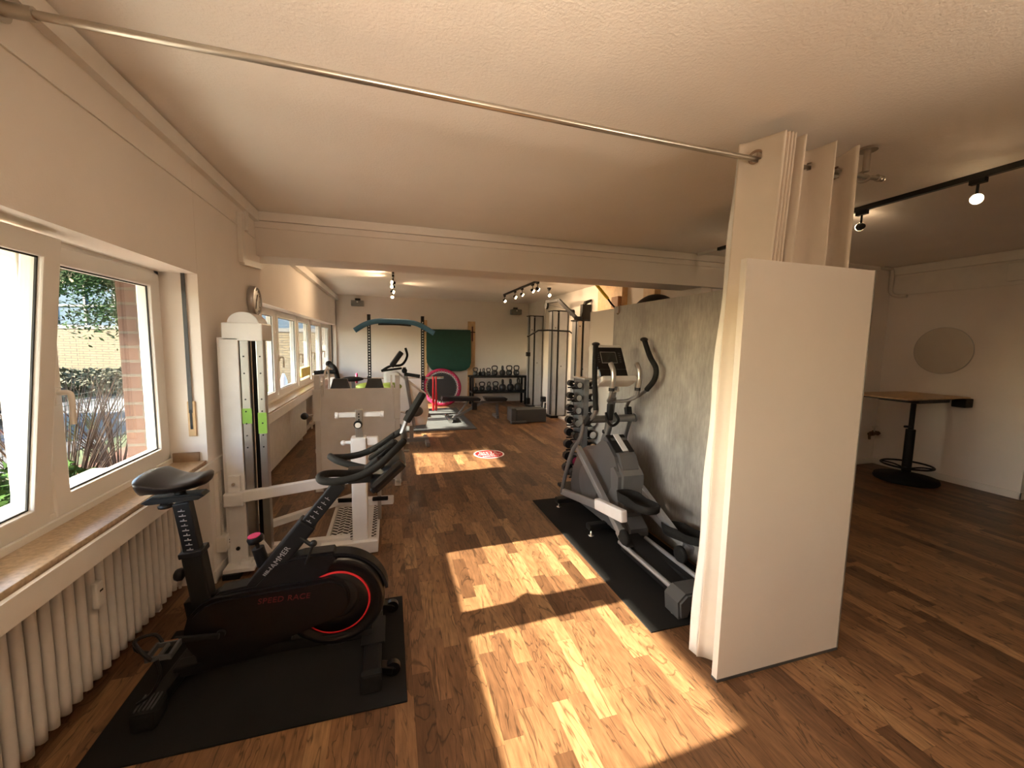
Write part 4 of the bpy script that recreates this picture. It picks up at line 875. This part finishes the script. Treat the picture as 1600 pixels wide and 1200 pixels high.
b = MB(); b.bar((3.08, 7.85, 2.42), (3.12, 7.30, 2.40), .06, .06, .004); b.bar((3.12, 7.32, 2.41), (3.32, 6.95, 2.06), .06, .06, .004); b.bar((3.30, 6.98, 2.05), (3.46, 6.9, 2.05), .10, .06, .004); b.prism([(3.42, 2.02), (3.48, 2.30), (3.58, 2.36), (3.58, 2.40), (3.46, 2.36), (3.38, 2.1)], (6.85, 6.92)); b.box((3.40, 6.85, 2.02), (3.58, 6.95, 2.30), .004); b.build('lat_arm', BLKM, t)
b = MB(); b.cyl((3.06, 7.84, 2.34), (3.10, 7.84, 2.34), .07, n=24); b.cyl((3.28, 7.1, 2.16), (3.34, 7.1, 2.16), .06, n=20); b.build('pulley', BLK, t)
b = MB(); b.tube([(3.08, 7.78, 2.36), (3.30, 7.1, 2.20)], .004, n=6); b.tube([(3.08, 7.9, 2.34), (3.08, 7.9, 1.86)], .004, n=6); b.build('cable', GREYP, t)
b = MB(); b.tube([(2.63, 7.7, 1.70), (2.86, 7.7, 1.83), (3.08, 7.7, 1.84), (3.56-.02, 7.7, 1.83), (3.56, 7.5, 1.75)], .016, n=8, smoothpath=False); b.build('lat_bar', BLKM, t)
b = MB(); b.tube([(3.03, 7.8, .42), (3.0, 7.75, .30), (2.98, 7.75, .05), (3.05, 7.75, .03), (3.07, 7.75, .35)], .018, n=8); b.box((3.0, 7.78, .36), (3.10, 7.86, .47), .01); b.build('rope_handle', BLK, t)
b = MB(); b.box((3.16, 9.25, 1.26), (3.25, 9.35, 1.36), .01); b.box((3.17, 9.2, .10), (3.25, 9.3, .25), .01); b.build('pulley_block', BLK, t)
# wooden wall posts, strap, ball on shelf behind the partition
t = thing('wooden_wall_rack', 'pine posts with shelf fixed to the wall above the grey partition', 'wall rack', (3.5, 5.6, 0))
for (y0, y1, d_) in ((5.69, 5.93, .10), (5.95, 6.60, .03), (4.87, 5.13, .10)):
    MB().box((3.6-d_, y0, .0), (3.6, y1, 2.6), .003).build('post', PINE, t)
MB().box((3.44, 5.71, 2.16), (3.499, 5.91, 2.33), .003).build('block', mat('brown_block', (.36, .17, .07), .6), t)
b = MB(); b.box((2.90, 4.14, 1.56), (3.6, 4.75, 1.60), .003); b.box((3.2, 4.15, .0), (3.24, 4.74, 1.56), .003); b.build('shelf', PINE, t)
t = thing('suspension_strap', 'yellow and black suspension trainer strap hung from the ceiling by the pine post', 'strap', (3.2, 6.3, 2.0))
b = MB(); b.bar((2.94, 5.6, 2.52), (3.19, 5.58, 2.26), .05, .03, .003); b.build('strap', YEL, t)
b = MB(); b.cyl((2.92, 5.6, 2.52), (2.92, 5.6, H), .02); b.tube([(3.19, 5.58, 2.26), (3.25, 5.58, 2.19), (3.35, 5.6, 2.1), (3.40, 5.62, 1.9)], .014, n=6); b.build('buckle', BLK, t)
tag(MB().ball((3.22, 4.44, 1.605+.30), .30, seg=36).build('exercise_ball', CAST), 'large black exercise ball peeping over the grey partition', 'exercise ball')

# ================================================================ SQUAT RACK, BARBELL
tag(MB().box((-.75, 7.1, 0), (1.50, 9.55, .015), .004).build('floor_mat', mat('training_mat', (.07, .075, .08), .7, bump=(200, .4, .001))), 'wide black training mat under the bench and squat rack', 'mat')
t = thing('squat_rack', 'black squat rack of two drilled posts with blue padded pull up bar', 'squat rack', (.12, 8.7, .015))
ph = []
for x in (-.40, .655):
    b = MB(); b.box((x-.033, 8.66, .015), (x+.033, 8.73, 2.09), .004); b.box((x-.05, 8.35, .015), (x+.05, 9.3, .07), .004); b.bar((x, 9.25, .06), (x, 8.74, .62), .05, .05, .004); p = b.build('post', BLKM, t); ph.append(p)
    b = MB()
    for k in range(30): b.box((x-.011, 8.6585, .35+k*.055), (x+.011, 8.661, .35+k*.055+.028))
    b.build('hole_row', GREYW, p)
b = MB(); b.box((-.40, 9.24, .02), (.655, 9.30, .08), .004); b.build('cross_member', BLKM, t)
bp = [(-.66, 8.55, 1.76), (-.46, 8.58, 1.89), (-.22, 8.60, 1.96), (.12, 8.60, 1.965), (.42, 8.60, 1.95), (.62, 8.58, 1.89), (.88, 8.55, 1.74)]
MB().tube(bp, .052, n=12, sub=4).build('padded_bar', BLUEF, t)
b = MB(); b.tube([(q[0], q[1]+.02, q[2]-.05) for q in bp[2:-2]], .03, n=8); b.build('pull_up_bar', BLKM, t)
for x in (-.40, .655):
    b = MB(); b.box((x-.04, 8.54, .76), (x+.04, 8.66, .80), .004); b.box((x-.04, 8.53, .76), (x+.04, 8.55, .86), .004); b.build('bar_hook', BLKM, t)
t = thing('barbell', 'chrome barbell racked across the squat rack posts', 'barbell', (.1, 8.60, .82))
MB().cyl((-.62, 8.60, .815), (.98, 8.60, .815), .014, n=12).build('bar', CHROME, t)
for a, c in ((-.86, -.60), (.80, 1.08)): MB().cyl((a, 8.60, .815), (c, 8.60, .815), .025, n=14).build('sleeve', CHROME, t)
b = MB(); b.lathe([(.025, 0), (.10, .002), (.10, .035), (.025, .038)], (-.66, 8.60, .815), (1, 0, 0)); b.build('plate', PINK, t)
t = thing('resistance_band', 'bright red resistance bands hanging from the barbell end', 'resistance band', (.9, 8.60, .2))
for dx in (-.03, .03):
    b = MB(); b.tube([(.89+dx, 8.56, .84), (.885+dx, 8.53, .6), (.88+dx, 8.52, .3), (.885+dx, 8.54, .16), (.90+dx, 8.60, .14), (.91+dx, 8.66, .3), (.90+dx, 8.66, .6), (.89+dx, 8.63, .84)], .017, n=6, closed=False); b.build('band', REDB, t)
# wall items
for x, w_, l in ((.83, .15, 'narrow pine board on the back wall left of the green mat'), (2.04, .19, 'pine board on the back wall right of the green mat')):
    o = MB().box((x-w_/2, 10.462, .0), (x+w_/2, 10.5, 2.11), .003).build('wall_board', PINE); tag(o, l, 'board')
t = thing('gym_mat_hanging', 'thick green gym mat hung folded over a rod on the back wall', 'gym mat', (1.42, 10.40, .85))
o_ = [(.90, 1.87), (1.98, 1.86), (2.0, 1.80), (2.01, 1.05), (1.97, .93), (1.88, .86), (1.75, .83), (1.12, .83), (1.0, .87), (.93, .96), (.88, 1.06), (.88, 1.80)]
b = MB(); b.prism(o_, (10.34, 10.362), bev=.006); b.prism([(a, c+.06 if c < 1.2 else c) for a, c in o_], (10.42, 10.44), bev=.006); b.box((.91, 10.335, 1.85), (1.99, 10.445, 1.885), .01); b.build('mat', GREEN, t)
t = thing('mat_hanger', 'dark rod on a cross bracket holding the green gym mat', 'hanger', (2.04, 10.40, 1.6))
b = MB(); b.cyl((.80, 10.39, 1.835), (2.12, 10.39, 1.835), .012, n=10); b.build('rod', BLKM, t)
b = MB(); b.box((2.045, 10.44, 1.60), (2.075, 10.462, 1.98), .003); b.cyl((2.06, 10.45, 1.835), (2.06, 10.38, 1.835), .015); b.build('bracket', mat('dark_red_bracket', (.12, .02, .02), .5), t)
t = thing('trampoline', 'pink rimmed mini trampoline leaning on the back wall under the green mat', 'trampoline', (1.25, 10.0, 0))
tc_ = Vector((1.22, 10.0, .46)); ax = Vector((0, -1, .32)).normalized(); Rt = ax.to_track_quat('Z', 'Y').to_matrix()
b = MB(); b.lathe([(.392, .008), (.396, .024), (.42, .034), (.462, .026), (.478, .0), (.455, -.02), (.396, -.01)], tc_, ax, n=64, ring=True); b.build('rim_cover', PINK, t)
b = MB(); b.cyl(tc_-ax*.003, tc_+ax*.003, .368, n=64); b.build('jumping_mat', mat('trampoline_mesh', (.035, .034, .036), .7, bump=(200, .4, .001)), t)
for k in range(36):
    a = 2*PI*k/36; b = MB(); d1 = Rt @ Vector((math.cos(a), math.sin(a), 0)); b.bar(tc_+d1*.352+ax*.008, tc_+d1*.412+ax*.032, .022, .008, 0, up=ax); b.build('loop', GREYT, t)
for k in range(6):
    a = 2*PI*k/6; d1 = Rt @ Vector((math.cos(a), math.sin(a), 0)); MB().cyl(tc_+d1*.45-ax*.02, tc_+d1*.45-ax*.20, .014, n=8).build('leg', BLK, t)
for (x, z, l) in ((-.72, 2.44, 'grey speaker box high on the back wall near the windows'), (3.20, 2.39, 'grey speaker box high on the back wall by the cable machine')):
    t = thing('wall_speaker', l, 'speaker', (x, 10.35, z-.07)); MB().box((x-.14, 10.26, z-.065), (x+.14, 10.42, z+.065), .01).build('cabinet', SPK, t); b = MB(); b.box((x-.03, 10.40, z+.04), (x+.03, 10.5, z+.09), .004); b.bar((x, 10.42, z+.07), (x, 10.38, z+.12), .12, .01, .002); b.build('bracket', GREYP, t); MB().cyl((x, 10.262, z+.03), (x, 10.255, z+.03), .02).build('badge', UPVC, t)
MB_ = MB().box((2.95, 10.49, .28), (3.05, 10.5, .38), .002); tag(MB_.build('wall_socket', UPVC), 'white double socket low on the back wall behind the kettlebell rack', 'socket')

# ================================================================ KETTLEBELL RACK
t = thing('kettlebell_rack', 'black two shelf rack full of kettlebells at the back wall', 'rack', (2.6, 10.0, 0))
RX0, RX1, RY0, RY1 = 1.93, 3.37, 9.83, 10.2
b = MB()
for x in (RX0+.03, RX1-.03):
    for y in (RY0+.03, RY1-.03): b.box((x-.025, y-.025, 0), (x+.025, y+.025, .74 if y > 10 else .70), .003)
b.build('uprights', BLKM, t)
b = MB(); b.box((RX0-.03, RY0-.02, .695), (RX1+.05, RY1, .74), .004); b.box((RX0-.03, RY0-.03, .700), (RX1+.05, RY0-.01, .742), .002); b.build('shelf', BLKM, t)
b = MB(); b.box((RX0, RY0-.08, .31), (RX1+.08, RY1, .35), .004); b.box((RX0, RY0-.09, .315), (RX1+.08, RY0-.07, .352), .002); b.build('shelf', BLKM, t)
kroot = thing('kettlebell', None, 'kettlebell', (0, 0, 0), 'kettlebells on the rack')
KR = .085
b = MB(); b.lathe([(.001, 0), (.055, 0), (.072, .02), (.085, .06), (.085, .10), (.072, .135), (.045, .158), (.001, .165)], (0, 0, 0), (0, 0, 1), n=28); b.build('bell', CAST, kroot)
b = MB(); b.tube([(-.045, 0, .135), (-.068, 0, .18), (-.078, 0, .225), (-.055, 0, .262), (0, 0, .270), (.055, 0, .262), (.078, 0, .225), (.068, 0, .18), (.045, 0, .135)], .0165, n=10, sub=4); b.build('handle', CAST, kroot)
b = MB(); b.cyl((0, -.086, .08), (0, -.080, .08), .022, n=16); b.build('weight_badge', GREYT, kroot)
def kx(px_): return 1.92+(px_-736)*.01665
top = [(743.8, .72, 0), (752.5, .6, 80), (756.5, .66, 55), (764, .68, 10), (773.7, .90, 0), (786.2, .9, 88), (797, .92, 0), (808.6, .92, 8)]
bot = [(744.3, .72, 80), (753.8, .84, 0), (764.5, .84, 50), (775, .86, 0), (786.3, 1.05, 85), (798.8, 1.08, 86), (811.5, 1.18, 88)]
ordn = ['first', 'second', 'third', 'fourth', 'fifth', 'sixth', 'seventh', 'eighth']
first = True
for row, zz, rn in ((top, .74, 'upper'), (bot, .35, 'lower')):
    for k, (p_, s_, a_) in enumerate(row):
        o = kroot if first else copy_tree(kroot); first = False
        o.location = (kx(p_), 9.98+(.085 if k == 1 and rn == 'upper' else 0)+(-.03 if rn == 'lower' else 0), zz+.0015); o.scale = (s_, s_, s_); o.rotation_euler = (0, 0, math.radians(a_))
        st = 'turned edge on' if a_ > 70 else ('turned at an angle' if a_ > 30 else 'handle seen face on')
        o['label'] = 'black kettlebell, %s from the left on the %s shelf, %s' % (ordn[k], rn, st)

# ================================================================ WEIGHT BENCH, STEP BOX
t = thing('weight_bench', 'black padded flat weight bench with grey frame on the back mat', 'weight bench', (1.6, 7.95, 0))
MB().prism([(.95, .44), (.97, .50), (1.66, .475), (1.72, .45), (1.70, .41), (.98, .42)], (7.78, 8.08), bev=.02).build('back_pad', SAD, t)
MB().prism([(1.80, .475), (2.22, .47), (2.28, .44), (2.25, .39), (1.84, .40)], (7.80, 8.06), bev=.02).build('seat_pad', SAD, t)
b = MB(); b.bar((1.18, 7.93, .06), (1.80, 7.93, .38), .06, .05, .004); b.bar((1.26, 7.93, .10), (1.50, 7.93, .42), .04, .03, .004); b.bar((1.75, 7.93, .37), (2.20, 7.93, .38), .06, .05, .004); b.bar((2.10, 8.0, .38), (2.14, 8.1, .05), .06, .05, .004); b.build('frame', SILV, t)
b = MB(); b.box((1.08, 7.68, .015), (1.22, 8.18, .075), .01); b.build('rear_foot', BLK, t)
b = MB(); b.box((2.10, 8.02, .0), (2.16, 8.40, .06), .008); b.build('front_foot', SILV, t)
b = MB(); b.cyl((1.10, 7.66, .06), (1.10, 7.70, .06), .045, n=20); b.cyl((1.10, 8.16, .06), (1.10, 8.20, .06), .045, n=20); b.build('wheel', CHROME, t)
b = MB(); b.box((1.56, 7.88, .22), (1.66, 7.98, .36), .008); b.build('adjuster', BLK, t)
t = thing('step_box', 'dark grey platform box with light front foot before the cable columns', 'step box', (2.6, 7.8, 0))
MB().box((2.36, 7.45, .015), (2.98, 7.80, .27), .012).build('body', DGREY, t)
b = MB(); b.box((2.24, 7.40, .0), (2.56, 7.50, .05), .015); b.box((2.25, 7.44, .03), (2.35, 7.77, .30), .02); b.build('side_frame', GREYP, t)

# ================================================================ BACKGROUND CARDIO MACHINES
t = thing('upright_exerciser', 'white upright exercise machine with tilted black console behind the leg press', 'exercise machine', (.25, 6.3, 0))
b = MB(); b.prism([(-.08, .72), (-.10, 1.12), (.10, 1.13), (.24, 1.0), (.52, .78), (.56, .50), (.52, .30), (.20, .28), (.02, .40)], (6.2, 6.34), bev=.03); b.build('body', WHITEM, t)
b = MB(); b.bar((.20, 6.2, 1.18), (.34, 6.2, .28), .05, .05, .01); b.box((.10, 6.0, 0), (.16, 6.6, .06), .01); b.box((.50, 6.0, 0), (.56, 6.6, .06), .01); b.box((.10, 6.25, .03), (.56, 6.33, .09), .006); b.bar((.30, 6.27, .05), (.30, 6.27, .34), .06, .06, .004); b.build('frame', SILV, t)
Rk = Matrix.Rotation(math.radians(35), 3, 'Y')
b = MB(); b.cbox((.09, 6.2, 1.30), (.07, .30, .26), .02, Rk); b.build('console', BLK, t)
b = MB(); b.tube([(-.12, 6.10, 1.13), (.0, 6.08, 1.20), (.16, 6.1, 1.22), (.24, 6.15, 1.34), (.22, 6.2, 1.46)], .018, n=8); b.tube([(-.12, 6.10, 1.13), (.0, 6.08, 1.15), (.16, 6.1, 1.17)], .016, n=8); b.bar((.20, 6.15, 1.08), (.42, 6.1, 1.05), .05, .05, .012); b.ball((.20, 6.15, 1.13), .04); b.build('handlebar', RUB, t)
b = MB(); b.ball((.36, 6.15, .52), .10, sc=(1.1, .7, .8)); b.build('seat', GREYP, t)
t = thing('recumbent_bike', 'black and white exercise bike by the far windows behind the leg press', 'exercise bike', (-.75, 6.3, 0))
b = MB(); b.tube([(-1.02, 6.2, 1.10), (-.86, 6.2, 1.115), (-.74, 6.2, 1.11)], .028, n=8); b.tube([(-.84, 6.3, 1.22), (-.76, 6.25, 1.16), (-.72, 6.25, 1.0), (-.70, 6.25, .82)], .035, n=8); b.ball((-.84, 6.3, 1.22), .045); b.build('handlebar', RUB, t)
b = MB(); b.bar((-.78, 6.2, 1.04), (-.80, 6.2, .80), .04, .06, .02); b.bar((-.80, 6.25, .85), (-.72, 6.3, .06), .07, .07, .01); b.box((-1.0, 6.0, 0), (-.94, 6.6, .06), .006); b.box((-.4, 6.0, 0), (-.34, 6.6, .06), .006); b.box((-1.0, 6.27, .03), (-.34, 6.33, .08), .006); b.build('frame', WHITEM, t)
b = MB(); b.prism(hull2((-.85, .35), .16, (-.48, .32), .24), (6.24, 6.36), bev=.02); b.build('drive_cover', BLK, t)
b = MB(); b.bar((-.50, 6.3, .50), (-.52, 6.3, .98), .05, .05, .006); b.build('seat_post', SILV, t)
b = MB(); b.ball((-.53, 6.3, 1.0), .13, sc=(1.2, .9, .28)); b.build('seat', RUB, t)
for (x, y, r_, z, l) in ((-.30, 6.9, .22, .22, 'lime green gym ball behind the leg press, left of two'), (.10, 7.0, .24, .24, 'lime green gym ball behind the leg press, right of two')):
    pass
t = thing('kneeling_bench', 'lime green padded bench behind the grey leg press board', 'bench', (-.1, 5.9, 0))
for x in (-.30, .0):
    b = MB(); b.ball((x, 5.85, .93), .13, sc=(1.2, 1.0, .45)); b.bar((x, 5.85, .02), (x, 5.85, .90), .05, .05, .006); b.build('pad', LIME, t)
MB().box((-.35, 5.80, 0), (.05, 5.90, .04), .005).build('foot', GREYP, t)
tag(MB().prism([(.14, .42), (.18, .72), (.24, .72), (.22, .42)], (5.95, 6.0), bev=.01).build('strap_loop', LIME), 'small lime green loop hanging beside the white exerciser', 'loop') if False else None

# ================================================================ FLOOR STICKER
t = MB().cyl((1.32, 5.43, .0002), (1.32, 5.43, .0016), .215, n=48).build('floor_sticker', UPVC)
tag(t, 'round red floor sticker with white lettering on the boards', 'sticker')
MB().cyl((1.32, 5.43, .0015), (1.32, 5.43, .0022), .195, n=48).build('red_disc', RED, t)
text_mesh('white_print', 'BITTE', .105, UPVC, t, Matrix.Translation((1.32, 5.50, .0024)), ext=.0003)
text_mesh('white_print', 'ABSTAND', .075, UPVC, t, Matrix.Translation((1.32, 5.41, .0024)), ext=.0003)
text_mesh('white_print', 'HALTEN', .06, UPVC, t, Matrix.Translation((1.32, 5.32, .0024)), ext=.0003)
# card and small things in the far window
tag(MB().box((-1.362, 7.14, .95), (-1.354, 7.86, 1.10)).build('window_card', YELC), 'yellow card standing against the third far pane', 'card')

# ================================================================ OUTSIDE
GZ = -.45
o = MB().box((-60, -40, GZ-.1), (-1.66, 80, GZ)).build('ground', GRASS, origin=(0, 0, 0)); tag(o, kind='structure')
o = MB().box((-4.6, -6, GZ), (-1.80, 11.5, GZ+.03)).build('ground_1', EARTH, origin=(0, 0, 0)); tag(o, kind='structure')
o = MB().prism([(-9.5, 4), (-5.3, 4), (-5.3, 30), (-9.5, 30)], (GZ, GZ+.02), plane='xy').build('ground_2', ASPH, origin=(0, 0, 0)); tag(o, kind='structure')
o = MB().prism([(-8.2, 4), (-6.9, 4), (-6.9, 30), (-8.2, 30)], (GZ+.02, GZ+.03), plane='xy').build('ground_3', PAVE, origin=(0, 0, 0)); tag(o, kind='structure')
# yellow brick building, turned to the street
bt = thing('brick_building', 'yellow brick building with blue glazed upper band across the street', 'building', (-17, 27, GZ))
A = Vector((-30, 30, 0)); Bp = Vector((4, 16.54, 0)); dv = (Bp-A).normalized(); nv = Vector((dv.y, -dv.x, 0))
def facade(b, u0, u1, z0, z1, d0, d1):
    p = [A+dv*u0-nv*0, A+dv*u1]
    vs = []
    for z in (z0, z1):
        for (u, d) in ((u0, d0), (u1, d0), (u1, d1), (u0, d1)): q = A+dv*u+nv*d; vs.append((q.x, q.y, z))
    b.add(vs, [[0, 1, 2, 3], [4, 5, 6, 7], [0, 1, 5, 4], [1, 2, 6, 5], [2, 3, 7, 6], [3, 0, 4, 7]]); return b
L_ = (Bp-A).length
b = MB(); facade(b, 0, L_, GZ, 1.95, 0, -6); facade(b, 0, L_, 3.9, 4.6, 0, -6); facade(b, 0, L_, 1.95, 3.9, -.4, -6); b.build('wall', BRICKY, bt)
b = MB(); facade(b, 0, L_, 1.95, 3.9, -.05, -.12); wn_ = b.build('window_band', DGLASS, bt)
b = MB(); facade(b, 0, L_, 1.90, 2.06, .03, -.3); facade(b, 0, L_, 2.9, 2.98, .0, -.2)
k = 0
while k < L_: facade(b, k, k+.10, 1.95, 3.9, .0, -.2); k += 1.5
b.build('window_frame', GREYP, bt)
b = MB(); facade(b, -.2, L_+.2, 4.6, 4.8, .4, -6.2); b.build('roof_edge', DGREY, bt)
# second, deeper building seen from the far windows
def foliage(name, m, c, r, n, size, parent, seed=1, flat=1):
    rnd = random.Random(seed); b = MB()
    for i in range(n):
        v = Vector((rnd.gauss(0, 1), rnd.gauss(0, 1), rnd.gauss(0, 1))).normalized()*(rnd.random()**.4)
        p = Vector(c)+Vector((v.x*r[0], v.y*r[1], v.z*r[2])); s_ = size*(.6+.8*rnd.random())
        a = Vector((rnd.gauss(0, 1), rnd.gauss(0, 1), rnd.gauss(0, .6))).normalized()*s_; q = a.orthogonal().normalized()*s_*.45
        q = Matrix.Rotation(rnd.random()*6, 3, a) @ q
        b.add([p-a, p+q, p+a, p-q], [[0, 1, 2, 3]])
    return b.build(name, m, parent)
def tree(name, label, cat, c, h, crown, n, leaf, m=NEEDLE, seed=1, droop=False):
    t = thing(name, label, cat, (c[0], c[1], GZ))
    b = MB(); b.tube([(c[0], c[1], GZ), (c[0]+.05, c[1], GZ+h*.5), (c[0], c[1]+.05, GZ+h)], lambda q: .16*(1-q)+.03, n=8)
    rnd = random.Random(seed)
    for k in range(14):
        a = rnd.random()*6.28; z = GZ+h*(.35+.6*rnd.random()); L = crown*(.5+.5*rnd.random())
        b.tube([(c[0], c[1], z), (c[0]+L*.5*math.cos(a), c[1]+L*.5*math.sin(a), z+.1), (c[0]+L*math.cos(a), c[1]+L*math.sin(a), z-.3)], lambda q: .05*(1-q)+.008, n=5)
    b.build('trunk', TWIG, t)
    rnd = random.Random(seed+5); f = MB()
    for k in range(40):
        a = rnd.random()*6.28; z = GZ+h*(.385+.6*rnd.random()); L = crown*(.35+.65*rnd.random())*(1.15-.5*(z-GZ)/h)
        for i in range(n//40):
            q = rnd.random(); p = Vector((c[0]+L*q*math.cos(a)+rnd.gauss(0, .16), c[1]+L*q*math.sin(a)+rnd.gauss(0, .16), z-.35*q*q*L+rnd.gauss(0, .13)))
            s_ = leaf*(.6+.8*rnd.random()); d = Vector((rnd.gauss(0, 1), rnd.gauss(0, 1), rnd.gauss(0, .7))).normalized()*s_; w3 = d.orthogonal().normalized()*s_*.35
            f.add([p-d, p+w3, p+d, p-w3], [[0, 1, 2, 3]])
    f.build('foliage', m, t); return t
tree('conifer_tree', 'dark green conifer hanging into the near window view', 'tree', (-5.2, 10.6, 0), 6.2, 1.9, 26000, .042, seed=3)
tree('conifer_tree', 'bushy dark tree seen through the tilted near sash', 'tree', (-7.5, 6.0, 0), 6.5, 1.8, 6000, .09, seed=9)
# hedge, bare shrub, ivy bush
t = thing('hedge', 'low brown green hedge in front of the yellow brick building', 'hedge', (-11, 18.5, GZ)); foliage('leaves', mat('hedge_leaf', (.045, .045, .018), .8, vary=(3, .5)), (-10.5, 18.2, -.05), (3.0, 2.2, .45), 5000, .10, t, 4)
b = MB()
for k in range(20): b.tube([(-13+k*.27, 19.2-k*.1, GZ), (-13+k*.27+.05, 19.2-k*.1, .2)], .015, n=5)
b.build('stems', TWIG, t)
def bareshrub(c, h, n, label, seed):
    t = thing('bare_shrub', label, 'shrub', (c[0], c[1], GZ)); rnd = random.Random(seed); b = MB()
    for k in range(n):
        a = rnd.random()*6.28; L = h*(.6+.5*rnd.random()); sp_ = .25+.45*rnd.random()
        p0 = Vector((c[0]+.1*math.cos(a), c[1]+.1*math.sin(a), GZ)); p1 = p0+Vector((sp_*.4*math.cos(a), sp_*.4*math.sin(a), L*.5)); p2 = p0+Vector((sp_*math.cos(a)*1.1, sp_*math.sin(a)*1.1, L))
        b.tube([p0, p1, p2], lambda q: .007*(1-q)+.002, n=4, sub=4)
    b.build('twigs', TWIG, t)
bareshrub((-3.35, 5.35, 0), 1.5, 90, 'bare brown shrub outside the near window', 5)
bareshrub((-3.9, 7.3, 0), 1.3, 60, 'smaller bare shrub outside behind the first one', 6)
t = thing('ivy_bush', 'bright green leafy bush low outside the near window', 'bush', (-3.0, 4.45, GZ)); foliage('leaves', LEAF, (-3.0, 4.50, .0), (.50, .42, .46), 2600, .05, t, 8)
b = MB()
for k in range(10): b.tube([(-3.0+.3*math.cos(k), 4.5+.3*math.sin(k*2), GZ), (-3.0+.2*math.cos(k*3), 4.5, .2)], .01, n=5)
b.build('stems', TWIG, t)
# wire fence
t = thing('wire_fence', 'thin dark wire mesh fence along the street', 'fence', (-4.9, 8, GZ))
b = MB()
for k in range(130):
    y = 3+k*.075; b.box((-4.903, y, GZ+.03), (-4.897, y+.006, .62))
for z in (-.3, -.05, .2, .45, .6): b.box((-4.905, 3, z), (-4.895, 12.8, z+.008))
b.build('mesh', FENCE, t)
for k in range(5):
    MB().box((-4.93, 3+k*2.4, GZ), (-4.87, 3.06+k*2.4, .68)).build('post', FENCE, t)
# red and white barrier item seen in far pane
t = thing('garden_figure', 'small red and white object outside the second far pane', 'ornament', (-3.2, 13.2, GZ))
b = MB(); b.lathe([(.12, 0), (.14, .3), (.05, .6), (.12, .9), (.10, 1.1), (.02, 1.25)], (-3.2, 13.2, GZ)); b.build('red_part', RED, t)
b = MB(); b.lathe([(.10, 0), (.12, .4), (.10, .8), (.03, 1.0)], (-3.05, 13.5, GZ)); b.build('white_part', UPVC, t)
# parked car glimpsed at the left of the near pane
t = thing('parked_car', 'dark parked car on the street outside', 'car', (-8.6, 12, GZ+.02))
zz = GZ+.02
prof = [(10.9+2.1, .32), (10.95+2.1, .62), (10.5+2.1, .80), (9.6+2.1, .88), (9.1+2.1, 1.32), (7.9+2.1, 1.38), (7.2+2.1, .95), (6.9+2.1, .85), (6.85+2.1, .35)]
b = MB(); b.prism([(a, c+zz) for a, c in prof], (-9.4, -7.8), plane='yz', bev=.06); b.build('body', mat('car_paint_dark', (.012, .014, .02), .4), t)
b = MB(); b.prism([(9.55+2.1, .90+zz), (9.12+2.1, 1.27+zz), (7.95+2.1, 1.32+zz), (7.4+2.1, .95+zz)], (-9.41, -7.79), plane='yz'); b.build('side_windows', DGLASS, t)
for y in (7.6+2.1, 10.1+2.1):
    for x in (-9.35, -7.85):
        b = MB(); b.lathe([(.05, -.09), (.30, -.09), (.32, -.05), (.32, .05), (.30, .09), (.05, .09)], (x, y, zz+.32), (1, 0, 0)); wq = b.build('wheel', RUB, t)
        MB().cyl((x-.095, y, zz+.32), (x+.095, y, zz+.32), .19).build('hub_cap', SILV, wq)
